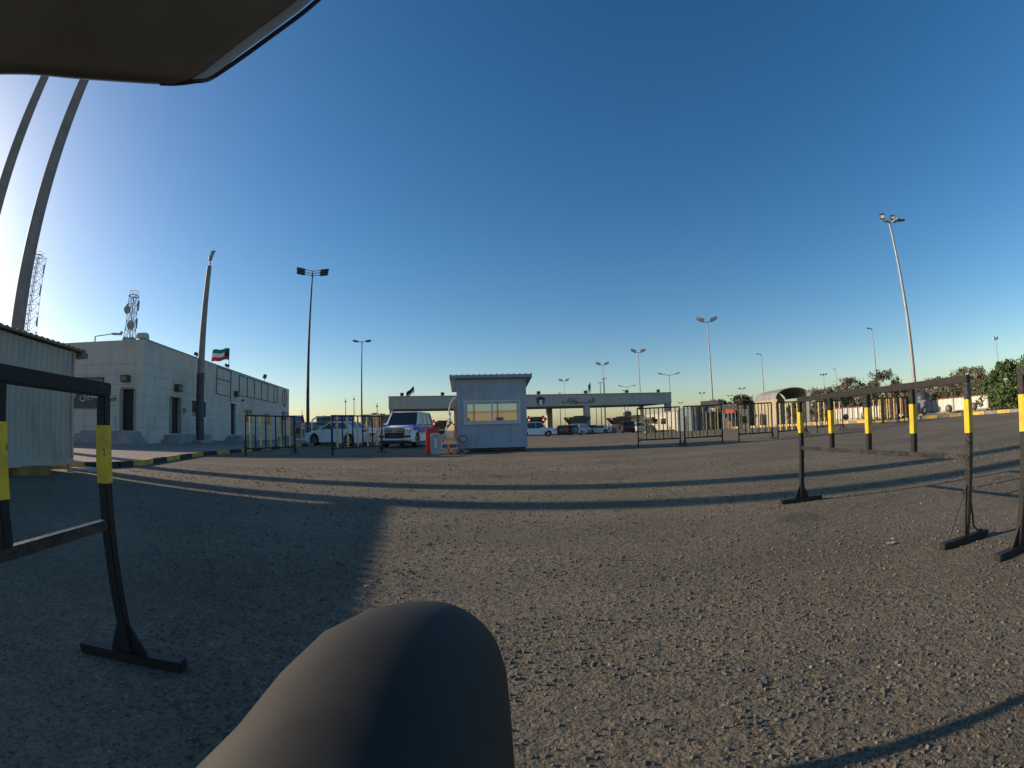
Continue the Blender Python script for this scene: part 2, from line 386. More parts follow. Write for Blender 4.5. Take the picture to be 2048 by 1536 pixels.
me.materials.append(M('asphalt_stone', (.15, .125, .095), .9, var=.35, scale=60)); me.materials.append(M('pale_stone', (.30, .28, .22), .8, var=.2, scale=60)); me.materials.append(M('blue_grey_stone', (.075, .078, .078), .85, var=.3, scale=60))
me.polygons.foreach_set('material_index', pm_)
o = bpy.data.objects.new('gravel', me); C.objects.link(o); tag(o, 'loose grit and small stones on the coarse asphalt', 'gravel', kind='stuff')
# scraps
for k, (x, y, s, l) in enumerate([(735, 1175, .02, 'torn pale scrap on the asphalt in the open lane before the booth'), (1782, 1089, .05, 'crumpled tan wrapper on the asphalt before the five-post barrier'), (1785, 1080, .018, 'small white scrap beside the tan wrapper')]):
    p = G(x, y); mb = MB(); q = []
    for a in range(7):
        rr = s*(.6+.5*RN.uniform()); q.append((rr*cos(a*.9), rr*.6*sin(a*.9), .004+.012*RN.uniform()))
    mb.add(q+[(v[0], v[1], v[2]+.003) for v in q], [tuple(range(7))[::-1], tuple(range(7, 14))]+[(a, (a+1) % 7, 7+(a+1) % 7, 7+a) for a in range(7)])
    tag(mb.build('paper_scrap', M('scrap%d' % k, (.5, .4, .2) if k == 1 else (.6, .6, .58), .8), loc=(p.x, p.y, 0)), l, 'litter')

# ------------------------------------------------------------------ left service building
BC = Vector((-18.97, 19.53, .12)); BF = Vector((-.216, .976, 0)); BL = Vector((-.976, -.216, 0)); BH = 5.43
BRZ = math.atan2(BF.y, BF.x)                         # local x runs along the long facade, local y into the building
bl = thing('service_building', 'long low cream stone-clad service building with stepped doorways, shaded, behind the curved kerb', 'building', BC, BRZ)
# local: x = s along facade, y = depth towards the left (away from us), facade at y=0
def wall_with_holes(length, height, holes, thick=.3):
    """ wall in the local x-z plane at y 0..thick, rectangular openings (x0,x1,z0,z1) """
    xs_ = sorted({0, length, *[h[0] for h in holes], *[h[1] for h in holes]}); zs_ = sorted({-.7, height, *[h[2] for h in holes], *[h[3] for h in holes]})
    mb = MB()
    def hole(i, j):
        cx, cz = (xs_[i]+xs_[i+1])/2, (zs_[j]+zs_[j+1])/2
        return any(h[0] < cx < h[1] and h[2] < cz < h[3] for h in holes)
    nx_, nz_ = len(xs_)-1, len(zs_)-1
    for i in range(nx_):
        for j in range(nz_):
            if hole(i, j): continue
            x0, x1, z0, z1 = xs_[i], xs_[i+1], zs_[j], zs_[j+1]
            P = [(x0, 0, z0), (x1, 0, z0), (x1, 0, z1), (x0, 0, z1), (x0, thick, z0), (x1, thick, z0), (x1, thick, z1), (x0, thick, z1)]
            F = [(0, 1, 2, 3), (7, 6, 5, 4)]
            if i == 0 or hole(i-1, j): F.append((0, 3, 7, 4))
            if i == nx_-1 or hole(i+1, j): F.append((1, 5, 6, 2))
            if j == 0 or hole(i, j-1): F.append((0, 4, 5, 1))
            if j == nz_-1 or hole(i, j+1): F.append((3, 2, 6, 7))
            mb.add(P, F, facade_m)
    return mb
LF = 33.4; LL = 15.0
fholes = [(3.3, 4.9, .55, 2.75), (6.5, 9.1, 1.55, 2.75), (13.7, 15.2, .4, 2.95), (17.3, 19.5, 1.35, 2.55), (23.1, 25.3, 1.2, 2.45), (29.3, 30.9, .1, 2.3)]
fw = wall_with_holes(LF, BH, fholes)
for z in [1.0, 1.55, 2.1, 2.65, 3.2, 3.75, 4.3]:
    segs = [(0, LF)]
    for h in fholes:
        if h[2]-.02 < z < h[3]+.02:
            segs = [t for s in segs for t in ((s[0], min(s[1], h[0])), (max(s[0], h[1]), s[1])) if t[1]-t[0] > .05]
    for s0, s1 in segs: fw.box(((s0+s1)/2, -.001, z-.12), (s1-s0, .008, .018), m=joint_m)
fw.build('front_wall', None, bl)
lholes = [(.2, 1.05, .7, 2.85)]
lw = wall_with_holes(LL, BH, lholes)
for z in [1.0, 1.55, 2.1, 2.65, 3.2, 3.75, 4.3]:
    for s0, s1 in ([(0, .2), (1.05, LL)] if .6 < z-.12 < 2.9 else [(0, LL)]): lw.box(((s0+s1)/2, -.001, z-.12), (s1-s0, .008, .018), m=joint_m)
lo = lw.build('side_wall', None, bl)
# side wall local x should run along world BL (= +y of building local), facing us: rotate +90deg and mirror depth
lo.matrix_local = Matrix(((0, 1, 0, 0.0), (1, 0, 0, .301), (0, 0, 1, 0), (0, 0, 0, 1)))
def onside(o): o.parent = bl; o.matrix_local = Matrix(((0, 1, 0, 0.0), (1, 0, 0, 0), (0, 0, 1, 0), (0, 0, 0, 1))) ; return o
MB().box((LF/2, LL/2, BH-.5), (LF-.62, LL-.1, .2)).build('roof', concrete, bl)
b_ = MB(); b_.box((LF/2, LL, BH/2-.35), (LF, .3, BH+.7)).box((LF-.15, LL/2, BH/2-.35), (.297, LL-.32, BH+.7)); b_.build('rear_wall', facade_m, bl)
MB().box((LF/2, .15, BH+.03), (LF, .36, .06)).build('coping', concrete, bl)
cp = MB(); cp.prism([(-.12, BH+.06), (.46, BH+.06), (.46, BH+.22), (.32, BH+.36), (.02, BH+.36), (-.12, BH+.22)], -.03, .5, 'y'); cp.build('corner_cap', facade_m, bl)
door_m = M('brown_door', (.05, .03, .02), .6, var=.3)
for k, (x0, x1, z0, z1) in enumerate(fholes):
    if k in (0, 2, 5):
        dm = MB().box(((x0+x1)/2, .26, (z0+z1)/2), (x1-x0-.02, .05, z1-z0-.02)).build('door', door_m, bl)
        fr = MB(); fr.box((x0+.04, .02, (z0+z1)/2), (.08, .1, z1-z0)).box((x1-.04, .02, (z0+z1)/2), (.08, .1, z1-z0)).box(((x0+x1)/2, .02, z1-.04), (x1-x0-.17, .1, .08)); fr.build('door_frame', white_paint if k else concrete, bl)
        if k == 0:
            MB().box((x0+.62, .21, (z0+z1)/2), (.05, .03, z1-z0-.1)).build('door_bar', white_paint, dm)
        MB().box((x1-.2, .2, z0+1.0), (.12, .06, .04)).build('handle', chrome, dm)
    else:
        fr = MB(); W = x1-x0; H = z1-z0
        for a in (x0+.04, (x0+x1)/2, x1-.04): fr.box((a, .06, (z0+z1)/2), (.08, .08, H-.01))
        for zz in (z0+.04, z1-.04): fr.box(((x0+x1)/2, .065, zz), (W-.01, .08, .08))
        wn = fr.build('window', white_paint if k == 1 else alu, bl)
        MB().box(((x0+x1)/2, .12, (z0+z1)/2), (W-.02, .02, H-.02)).build('pane', glass_dark, wn)
        if k > 1:
            gr = MB()
            for t in range(1, 8): gr.box((x0+W*t/8, .0, (z0+z1)/2), (.02, .02, H))
            gr.build('grille', pale_yellow, wn)
d2 = MB().box((.925, .2, 1.78), (.84, .05, 2.14)).build('door', M('black_door', (.012, .009, .007), .6), None); onside(d2)
f2 = MB().box((.44, -.02, 1.78), (.1, .08, 2.2)).box((1.41, -.02, 1.78), (.1, .08, 2.2)).box((.925, -.02, 2.91), (.87, .08, .1)).build('door_frame', concrete, None); onside(f2)
# landings and steps
st = MB()
for k in range(4): st.box((1.6+.15*k, -.75-.0*k, .62-.17*k-.085+.05), (3.1+.62*k, 1.5, .17))
onside(st.build('entrance_steps', concrete, None))
for (a, b, z) in ((2.6, 7.3, .5), (13.0, 17.0, .35), (28.6, 31.5, .1)):
    st = MB(); st.box(((a+b)/2, -.55, z/2-.15), (b-a, 1.1, z+.3)); st.box((a-.2, -.55, z/4-.2), (.4, 1.1, z/2+.3)); st.build('landing', concrete, bl)
# fittings on the facade
def wallbox(mb, x, z, w, h, dp, m): mb.box((x, -dp/2, z), (w, dp, h), m=m)
for (x, z) in ((4.2, 3.25), (14.9, 3.66)):
    q = MB(); q.box((x, -.16, z), (.62, .32, .42), m=M('lamp_box_frame', (.06, .05, .04), .6)); q.box((x+.02, -.33, z-.02), (.5, .03, .3), m=M('lamp_box_face', (.22, .17, .09), .5)); q.build('wall_lamp', None, bl)
q = MB(); q.box((1.03, -.16, 3.38), (.5, .32, .34), m=M('lamp_box_frame', (0,)*3)); q.box((1.03, -.33, 3.36), (.38, .03, .22), m=M('lamp_box_face', (0,)*3)); onside(q.build('wall_lamp', None, None))
onside(MB().box((1.92, -.02, 2.33), (.42, .04, .2), m=concrete).box((1.92, -.045, 2.33), (.34, .02, .13), m=kerb_grey).build('plaque', None, None))
MB().box((5.35, -.02, 1.95), (.42, .04, .3)).build('plaque', kerb_grey, bl)
Pieces().box((15.9, -.02, 1.9), (.3, .04, .3)).box((17.0, -.02, 1.55), (.5, .035, .7)).build('plaque', grey_box, bl)
MB().box((16.6, -.1, 3.25), (.2, .2, .14)).build('camera_unit', head_dark, bl)
fr = MB(); W_ = .045
for x in (10.75, 13.75): fr.box((x, -.03, 4.36), (W_, .05, 2.0))
for z in (5.34, 4.5, 3.38): fr.box((12.25, -.03, z), (2.955, .046, W_))
fr.box((13.75, -.03, 3.05), (.05, .05, .6))
fr.build('sign_frame', M('frame_dark', (.05, .045, .04), .7), bl)
fr = MB(); zz0, zz1 = 3.62, 5.2
for x in (15.8, 17.9, 20.0, 22.2, 24.4, 26.7, 28.0): fr.box((x, -.03, (zz0+zz1)/2+.03), (W_, .05, zz1-zz0+.1))
for z in (zz0, 5.27): fr.box((21.9, -.03, z), (12.2, .046, W_))
fr.build('sign_frame', M('frame_dark', (0,)*3), bl)
ob = MB(); pts = [(31.1+.95*cos(a), -.05, 4.3+.95*sin(a)) for a in np.linspace(0, 2*PI, 25)]
ob.tube(pts, .025, 6); ob.cyl((31.1, -.05, 3.35), (31.1, -.05, 5.25), .03, n=6); ob.build('round_emblem_frame', M('frame_dark', (0,)*3), bl)
# dark arabic sign on side wall
sg = MB().box((4.35, -.06, 2.66), (3.4, .1, 1.66)).build('wall_sign', sign_dark, None); onside(sg)
def sign_text(s, size, x, z, m):
    # side-wall signs: text right direction = -BL seen from us (wall local +x runs to the left on screen)
    t = text(s, size, m, None, Matrix.Identity(4), extrude=.01)
    pos = BC + BL*x + Vector((0, 0, z)) - BF*.13
    t.matrix_world = face_matrix(pos, -BL); t.parent = bl; t.matrix_parent_inverse = bl_inv
    return t
bpy.context.view_layer.update(); bl_inv = bl.matrix_world.inverted()
sign_text('\ufed6\ufef4\ufe92\ufec4\ufe97', .72, 3.45, 2.6, letter_light); sign_text('\ufe8d', .72, 4.72, 2.6, letter_light)
sign_text('\ufe94\ufef4\ufee0\ufea7\ufe8d\ufeaa\ufedf\ufe8d \ufe93\ufead\ufe8d\ufeaf\ufeed', .26, 3.35, 3.34, letter_light)
bb = MB(); bb.box((31.3, -.12, 2.35), (2.0, .1, .9)); bb.build('wall_sign', sign_blue, bl)
# roof floodlights + street light arm over the parapet
for (x, kind) in ((7.16, 0), (13.0, 0), (23.5, 1)):
    p = thing('roof_floodlight', {7.16: 'small dark floodlight on the parapet beside the thick tapered pole', 13.0: 'tiny floodlight on the parapet beside the flag pole foot', 23.5: 'dark tilted floodlight over the strip of empty sign frames'}[x], 'floodlight', BC+BF*x+Vector((0, 0, BH+.06)), BRZ, 'floodlights on the service building parapet')
    MB().cyl((0, .1, 0), (0, .1, .3 if kind else .12), .03, n=6).build('bracket', head_dark, p)
    MB().box((0, .05, .48 if kind else .22), (.34, .28, .42 if kind else .22), T=Matrix.Rotation(.35, 4, 'X')).build('lamp_head', head_dark, p)
# flagpole with flag on the roof
def flag(name, label, loc, h, fw, fh, bands, direction, polemat, polr=.035, hoist=None, sag=.25, steep=0.0):
    t = thing(name, label, 'flag', loc)
    MB().cyl((0, 0, 0), (0, 0, h), polr, polr*.7, 8).build('pole', polemat, t)
    fl = MB(); nx_, nz_ = 14, 12; dv = Vector(direction).normalized(); pr = Vector((-dv.y, dv.x, 0))
    for side in (0, 1):
        V = []
        for i in range(nx_+1):
            for j in range(nz_+1):
                u = i/nx_; v = j/nz_
                off = pr*(.10*fw*sin(u*7+v*1.5)*u + (side*.012)); z = h-.05-fh*(1-v)-sag*fh*u*u-steep*fw*u + .05*fh*sin(u*9)
                V.append(Vector((0, 0, z))+dv*(fw*u*(.93-.06*v))+off)
        base = len(fl.v); 
        for v_ in V: fl.v.append(tuple(v_))
        for i in range(nx_):
            for j in range(nz_):
                u = (i+.5)/nx_; v = (j+.5)/nz_
                if hoist and u < .27 and (u < .27*min(1, min(v, 1-v)/.34)): mt = hoist
                else: mt = bands[min(len(bands)-1, int(v*len(bands)))]
                fl.f.append([base+i*(nz_+1)+j, base+(i+1)*(nz_+1)+j, base+(i+1)*(nz_+1)+j+1, base+i*(nz_+1)+j+1]); fl.mi.append(fl.mat(mt))
    fl.build('flag_cloth', None, t, smooth=True)
    return t
fg = M('flag_green', (.0, .22, .11), .7); fwh = M('flag_white', (.75, .75, .75), .7); frd = M('flag_red', (.6, .03, .05), .7); fbk = M('flag_black', (.02, .02, .02), .7)
flag('roof_flag', 'green white and red striped flag with black hoist flying on the service building roof', BC+BF*14.75+BL*.6+Vector((0, 0, BH-.4)), 2.35, 3.1/1.9, .95, [frd, fwh, fg], (-.95, -.35, 0), galv, hoist=fbk, sag=.18)
# arm lamp peeking over roof
sl = thing('street_lamp', 'single flat lamp head peeking over the service building roof near its corner', 'street lamp', BC+BF*3.2+BL*6+Vector((0, 0, -.12)))
MB().cyl((0, 0, 0), (0, 0, 6.5), .07, .05, 8).build('pole', galv, sl)
a0 = Vector((0, 0, 6.5)); a1 = a0+Vector((1.3, .4, .12))
MB().cyl(a0, a1, .03, n=6).build('arm', galv, sl); MB().bar(a1, a1+Vector((.65, .2, -.03)), .26, .1).build('lamp_head', galv, sl)

# ------------------------------------------------------------------ thick pole in front of the building
pp = G(396, 885, .12); 
t = thing('tapered_pole', 'thick tapered grey-brown pole with a small camera on top, before the service building window', 'pole', Vector((-18.85, 24.8, .13)))
tp = MB(); tp.cyl((0, 0, 0), (0, 0, 4.2), .265, .25, 16); tp.build('lower_pole', mast_dark, t, smooth=True)
MB().cyl((0, 0, 4.2), (0, 0, 11.0), .235, .155, 16).build('upper_pole', mast_brown, t, smooth=True)
MB().box((0, 0, .06), (1.5, 1.5, .2)).build('plinth', concrete, t)
cm = MB(); cm.cyl((0, 0, 11.0), (0, 0, 11.35), .06, n=8).ball((0, 0, 11.5), .15, 10, 8).box((.1, 0, 11.78), (.22, .12, .34), T=Matrix.Rotation(.3, 4, 'Y')).box((.17, 0, 11.97), (.3, .12, .08)); cm.build('camera_head', galv, t)

# ------------------------------------------------------------------ two giant masts at left
for (x, y, r0, lab) in ((-20.0, 11.85, .36, 'giant round pale-brown mast beside the tall lattice tower, behind the cabin roof'), (-22.1, 10.5, .33, 'giant round mast farther from the building, cut by the picture edge')):
    t = thing('giant_mast', lab, 'mast', (x, y, .14), group='two giant masts behind the corrugated cabin')
    MB().cyl((0, 0, 0), (0, 0, 32), r0, r0*.5, 24).build('shaft', mast_brown, t, smooth=True)
    MB().cyl((0, 0, 0), (0, 0, .05), r0+.25, n=20).build('base_flange', concrete, t)
    h = MB(); h.tube([(r0+.06, .1, 1), (r0*.8, .1, 16), (r0*.5+.05, .1, 31.5)], .008, 5); h.build('halyard', galv, t)

# ------------------------------------------------------------------ corrugated cabin at left
CA = Vector((-9.66, 7.42, 0)); CD = Vector((.085, -1, 0)).normalized()      # wall runs from the far corner towards us-left
# the roof edge shadow needs the cabin to extend towards us
cab = thing('corrugated_cabin', 'beige corrugated metal cabin on short legs with a ribbed roof edge', 'cabin', CA, math.atan2(CD.y, CD.x))
CLn = 8.5
def ribbed(length, z0, z1f, step=.17, depth=.018, y=0.0):
    V, F = [], []; x = 0.0; prof = [(0, 0), (.42, 0), (.5, 1), (.92, 1)]
    pts_ = []
    while x < length:
        for a, b in prof:
            if x+a*step <= length: pts_.append((x+a*step, y-depth*b))
        x += step
    pts_.append((length, y))
    for (a, b) in pts_: V += [(a, b, z0), (a, b, z1f(a))]
    n = len(pts_); F = [(2*k, 2*k+2, 2*k+3, 2*k+1) for k in range(n-1)]
    return V, F
zt = lambda a: 2.62+.045*a
V, F = ribbed(CLn, .30, zt, .17, .02, 0.0)
# wall faces the +local-y side (towards the road) => flip so it faces out
wl = MB(); wl.add([(v[0], -v[1]+.0, v[2]) for v in V], F); wl.build('front_wall', cabin_sheet, cab)
bd = MB(); bd.add([(0, -.02, .3), (CLn, -.02, .3), (CLn, -2.6, .3), (0, -2.6, .3), (0, -.02, zt(0)), (CLn, -.02, zt(CLn)), (CLn, -2.6, zt(CLn)), (0, -2.6, zt(0))], [(0, 1, 2, 3), (4, 5, 6, 7), (0, 3, 7, 4), (1, 2, 6, 5), (2, 3, 7, 6), (0, 1, 5, 4)]); bd.build('body', cabin_sheet, cab)
rf = MB(); x = -.28; k = 0
while x < CLn+.2:
    z = zt(x)+.02
    rf.add([(x, .16, z), (x+.16, .16, z+.027), (x+.16, -2.8, z+.027), (x, -2.8, z), (x, .16, z+.055), (x+.1, .16, z+.085), (x+.16, .16, z+.03+.027), (x+.16, -2.8, z+.085), (x, -2.8, z+.055)],
           [(0, 1, 6, 5, 4), (4, 5, 7, 8), (0, 4, 8, 3), (1, 2, 7, 6), (0, 3, 2, 1), (5, 6, 7), (2, 3, 8, 7)])
    x += .17
rf.build('ribbed_roof', cabin_dark, cab)
MB().box((-.22, .02, zt(0)-.06), (.2, .36, .12)).build('gutter', cabin_dark, cab)
MB().box((CLn/2, .025, .235), (CLn+.04, .06, .15)).build('base_rail', cabin_sheet, cab)
for (x, yy) in ((.06, -.02), (4.2, -.02), (8.3, -.02), (.06, -2.5)):
    MB().box((x, yy, .08), (.08, .08, .26)).build('leg', cabin_sheet, cab)
MB().box((-.0, .04, 1.45), (.06, .05, 2.3)).build('corner_trim', cabin_sheet, cab)
tag(MB().box((0, 0, .03), (.75, .5, .08)).build('concrete_block', concrete, loc=(CA.x+.15, CA.y+.35, 0)), 'flat concrete pad on the asphalt under the corrugated cabin leg', 'concrete block')
kk = MB(); kk.box((0, 0, .09), (1.1, .3, .18), rz=.9); tag(kk.build('kerb_block', M('dusty_yellow', (.26, .18, .05), .9, var=.3), loc=(*G(55, 950)[:2], 0)), 'loose dusty yellow kerb block below the corrugated cabin', 'kerb block')

# ------------------------------------------------------------------ big black and yellow barriers
def gusset(mb, x, y, s):
    mb.prism([(-.10*s, .045), (.10*s, .045), (.022, .20), (-.022, .20)], y-.006, y+.006, 'y')
def big_barrier(label, loc, rz, n_posts, spacing, ends, material=black_paint):
    """ runs along local +y from the far end post; feet lie along local x """
    t = thing('steel_barrier', label, 'barrier', loc, rz, 'big black and yellow barriers beside the lane')
    L = spacing*(n_posts-1)
    MB().box((0, -L/2, 1.147), (.05, L+.05, .055)).build('top_rail', material, t, bevel=.006)
    MB().box((0, -L/2, .61), (.04, L-.05, .04)).build('lower_rail', worn_brown, t, bevel=.004)
    for k in range(n_posts):
        endp = k in (0, n_posts-1); z0 = .05 if endp else .63
        if k not in (0, n_posts-1) or True:
            p = MB().box((0, -k*spacing, (z0+1.119)/2), (.046, .046, 1.119-z0)).build('post', material if k < n_posts-1 else worn_brown if ends[1] == 'rod' else material, t, bevel=.004)
            MB().box((0, -k*spacing, .89), (.0495, .0495, .23)).build('yellow_band', yellow_paint, p)
    for k, kind in ((0, ends[0]), (n_posts-1, ends[1])):
        if not kind: continue
        y = -k*spacing
        f = MB(); f.box((0, y, .025), (.56, .06, .045)); ft = f.build('foot', black_paint, t, bevel=.004)
        s = MB()
        if kind == 'plate':
            gusset(s, 0, y, 1.0); s.build('gusset_plate', black_paint, ft)
        else:
            s.tube([(-.025, y, .42), (-.13, y+.01, .2), (-.21, y, .06)], .008, 6); s.build('brace_rod', worn_brown, ft)
            s = MB(); s.tube([(.025, y, .34), (.05, y-.01, .22), (.10, y, .10), (.17, y+.01, .06), (.22, y, .055)], .008, 6); s.build('brace_rod', worn_brown, ft)
    return t
rb = big_barrier('black steel barrier with five yellow-banded posts and one end on bent rods', (3.2, 4.71, 0), R_(-1.6), 5, .608, ('plate', 'rod'))
big_barrier('black and yellow steel barrier beyond the rod-braced barrier end, cut by the frame', (3.17, 1.80, 0), R_(-1.0), 5, .608, ('plate', None))
big_barrier('black and yellow steel barrier standing in the cabin shadow', (-1.63, 1.436, 0), R_(11), 5, .61, ('plate', 'plate'))

# ------------------------------------------------------------------ crowd-control fence panels (alternating bars)
def fence_panel_proto():
    t = thing('fence_panel', 'x', 'fence panel', group='black and yellow bar fence panels')
    W, H, z0 = 2.1, 1.5, .28
    f = MB(); f.box((0, 0, H/2), (.055, .055, H)).box((W, 0, H/2), (.055, .055, H)).box((W/2, 0, H-.023), (W-.056, .05, .05)).box((W/2, 0, z0), (W-.056, .05, .05))
    f.build('frame', black_paint, t)
    n = 10
    for k in range(1, n):
        MB().cyl((W*k/n, 0, z0+.026), (W*k/n, 0, H-.049), .024 if k % 2 == 0 else .034, n=10).build('bar', black_paint if k % 2 == 0 else pale_yellow, t, smooth=True)
    ft = MB(); ft.tube([(W, 0, .3), (W+.0, -.22, .03), (W+.02, -.3, .02)], .017, 6).tube([(W, 0, .3), (W, .22, .03), (W+.02, .3, .02)], .017, 6).cyl((W, -.1, .17), (W, .1, .17), .012, n=6)
    ft.build('foot', black_paint, t)
    ft = MB(); ft.tube([(0.05, 0, .34), (.12, .02, .33), (.13, .02, .25), (.05, 0, .24)], .012, 5); ft.build('hook', black_paint, t)
    return t
proto = fence_panel_proto()
def panel(a, b, label, flip=False, L=None):
    global proto_used
    A, B = G(*a), G(*b)
    if flip: A, B = B, A
    o = proto if not panel.used else copy_tree(proto); panel.used = True
    o.location = (A.x, A.y, A.z); o.rotation_euler = (0, 0, math.atan2(B.y-A.y, B.x-A.x)); s = (B-A).length/2.1 if L is None else L/2.1
    o.scale = (min(1.25, max(.75, s)), 1, 1); o['label'] = label
    return o
panel.used = False
panel((491, 913), (590, 908), 'shaded bar fence panel before the end of the service building')
panel((665, 912), (764, 906), 'shaded bar fence panel in front of the white sedan')
panel((1277, 895), (1361, 891), 'bar fence panel in front of the white building and the gate end column')
panel((1370, 891), (1445, 886), 'bar fence panel in front of the slate building and dark market', flip=True)
panel((1478, 883), (1545, 878), 'bar fence panel before the ribbed sunlit side of the arched hangar')
panel((1556, 877), (1613, 871), 'bar fence panel before the hangar opening, partly behind the big barrier')
panel((1634, 866), (1686, 860), 'bar fence panel before the trees, seen through the big barrier')
A = G(1742, 851); B = G(1772, 849)
panel((1742, 851), (1772, 849), 'sunlit bar fence panel seen between the third and fourth barrier posts', L=2.1)
panel((1744, 848), (1769, 847), 'rear bar fence panel stacked behind another, on the hangar side of the red pillars', L=2.1)
panel((1818, 843), (1792, 845.5), 'sunlit bar fence panel beside the fourth barrier post', L=2.2)
panel((1817, 841), (1795, 843), 'rear bar fence panel doubled behind the one at the fourth barrier post', L=2.1)

# ------------------------------------------------------------------ white guard booth
bp0, bp1 = Vector((-2.16, 18.45, 0)), Vector((.54, 18.7, 0))
bd_ = (bp1-bp0); BW = bd_.length; brz = math.atan2(bd_.y, bd_.x)
bo = thing('guard_booth', 'small white metal guard booth with sliding window and ribbed roof, centre of the lot', 'booth', bp0, brz)
BD, BHt = 2.0, 2.86
wz0, wz1 = 1.10, 1.98; wx0, wx1 = .29, BW-.27
bw = MB()
for (x0, x1, z0, z1) in ((0, wx0, .22, BHt), (wx1, BW, .22, BHt), (wx0, wx1, .22, wz0), (wx0, wx1, wz1, BHt)):
    bw.box(((x0+x1)/2, .03, (z0+z1)/2), (x1-x0, .06, z1-z0))
bw.box((BW-.03, BD/2+.03, (BHt+.22)/2), (.06, BD-.06, BHt-.22)).box((BW/2, BD-.03+.06, (BHt-.1+.22)/2), (BW-.13, .06, BHt-.32))
# left wall with a door opening
bw.box((.03, .36, (BHt+.22)/2), (.06, .6, BHt-.22)).box((.03, 1.75, (BHt+.22)/2), (.06, .56, BHt-.22)).box((.03, 1.065, BHt-.35), (.06, .81, .7))
bw.build('wall', booth_white, bo)
sm = Pieces()
for x in (.16, 1.33, BW-.62, BW-.12): sm.box((x, -.003, (BHt+wz1)/2+.05), (.014, .008, BHt-wz1-.2)).box((x, -.003, (.3+wz0)/2), (.014, .008, wz0-.35))
sm.build('panel_seam', M('seam_grey', (.27, .3, .33), .6), bo)
MB().box((BW/2, BD/2, .12), (BW-.1, BD-.1, .1)).build('floor', booth_base, bo)
MB().box((BW/2, .02, .235), (BW+.02, .12, .14)).build('base_rail', booth_white, bo)
MB().box((BW/2-.1, BD/2+.04, .05), (BW-.25, BD-.3, .1)).build('skid', booth_base, bo)
rr_ = MB(); rx0, rx1 = -.25, BW+.22; ry0, ry1 = -.28, BD+.35
zr = lambda y: BHt+.0-(y-ry0)*.13
rr_.add([(rx0, ry0, zr(ry0)), (rx1, ry0, zr(ry0)), (rx1, ry1, zr(ry1)), (rx0, ry1, zr(ry1)), (rx0, ry0, zr(ry0)+.12), (rx1, ry0, zr(ry0)+.12), (rx1, ry1, zr(ry1)+.12), (rx0, ry1, zr(ry1)+.12)],
        [(3, 2, 1, 0), (4, 5, 6, 7), (0, 1, 5, 4), (1, 2, 6, 5), (2, 3, 7, 6), (3, 0, 4, 7)])
ro = rr_.build('roof', booth_roof, bo)
rb_ = MB(); nrib = 15
for k in range(nrib):
    x = rx0+.04+(rx1-rx0-.08)*k/(nrib-1)
    rb_.bar((x, ry0-.005, zr(ry0)+.135), (x, ry1, zr(ry1)+.135), .045, .035)
rb_.build('roof_rib', booth_roof, ro)
fr = MB()
def frame(mb, x0, x1, z0, z1, w, y, dp):
    mb.box((x0+w/2, y, (z0+z1)/2), (w, dp, z1-z0)).box((x1-w/2, y, (z0+z1)/2), (w, dp, z1-z0)).box(((x0+x1)/2, y, z0+w/2), (x1-x0-2*w, dp, w)).box(((x0+x1)/2, y, z1-w/2), (x1-x0-2*w, dp, w))
frame(fr, wx0-.02, wx1+.02, wz0-.02, wz1+.02, .07, -.02, .09)
wf = fr.build('window', alu, bo)
for k, (a, b, y) in enumerate(((wx0+.06, (wx0+wx1)/2+.03, .0), ((wx0+wx1)/2-.03, wx1-.05, .035))):
    s = MB(); frame(s, a, b, wz0+.06, wz1-.06, .055, y, .03); s.build('sash', alu, wf)
    gm = bpy.data.materials.get('booth_glass')
    if not gm:
        gm = bpy.data.materials.new('booth_glass'); gm.use_nodes = True; q = gm.node_tree.nodes['Principled BSDF']
        q.inputs['Base Color'].default_value = (.40, .45, .47, 1); q.inputs['Metallic'].default_value = .9; q.inputs['Roughness'].default_value = .03
    MB().box(((a+b)/2, y, (wz0+wz1)/2), (b-a-.12, .008, wz1-wz0-.24)).build('pane', gm, wf)
MB().box((.03, 1.065, 1.2), (.04, .78, 1.9)).build('door', booth_white, bo)
MB().box((-.06, .55, 1.25), (.12, .5, 1.6)).build('side_cabinet', wood, bo)
hs = MB(); hs.tube([(-.02, .15, 2.15), (-.12, .1, 2.1), (-.25, .05, 1.9), (-.3, .03, 1.6), (-.27, .04, 1.3), (-.18, .1, 1.12), (-.05, .2, 1.05)], .028, 8)
hs.build('hose', pipe_m, bo, smooth=True)
cb = MB(); cb.tube([(-.05, .2, 1.3), (-.1, .1, .95), (-.0, 0, .6), (.15, -.12, .42), (.25, -.15, .25)], .022, 6); cb.tube([(-.07, .22, 1.1), (-.15, .1, .7), (-.02, -.05, .4), (.1, -.15, .2)], .018, 6)
cb.build('cable', M('brown_cable', (.16, .12, .09), .7), bo)

# red and white pole, red box, grey box, chair base, clutter
p0, p1 = G(895, 889), None
t = thing('marker_pole', 'thin white pole with red rings leaning against the booth cable side', 'pole', (-2.62, 18.05, 0))
MB().cyl((-.15, -.05, .12), (.22, .45, 1.55), .032, n=8).build('shaft', white_paint, t); 
rg = Pieces()
for k in (.22, .3, .62): rg.cyl((-.15+.37*k, -.05+.5*k, .12+1.43*k), (-.15+.37*(k+.04), -.05+.5*(k+.04), .12+1.43*(k+.04)), .034, n=8)
rg.build('red_ring', red_plastic, t)
def bodybox(name, label, cat, loc, rz, w, d, h, mat, extra=None, bev=.03):
    t = thing(name, label, cat, loc, rz)
    MB().box((0, 0, h/2), (w, d, h)).build('body', mat, t, bevel=bev, smooth=True)
    if extra: extra(t)
    return t
def red_extra(t):
    MB().box((.03, 0, .935), (.56, .5, .07)).build('lid', red_plastic, t, bevel=.02)
pr = G(856, 908)
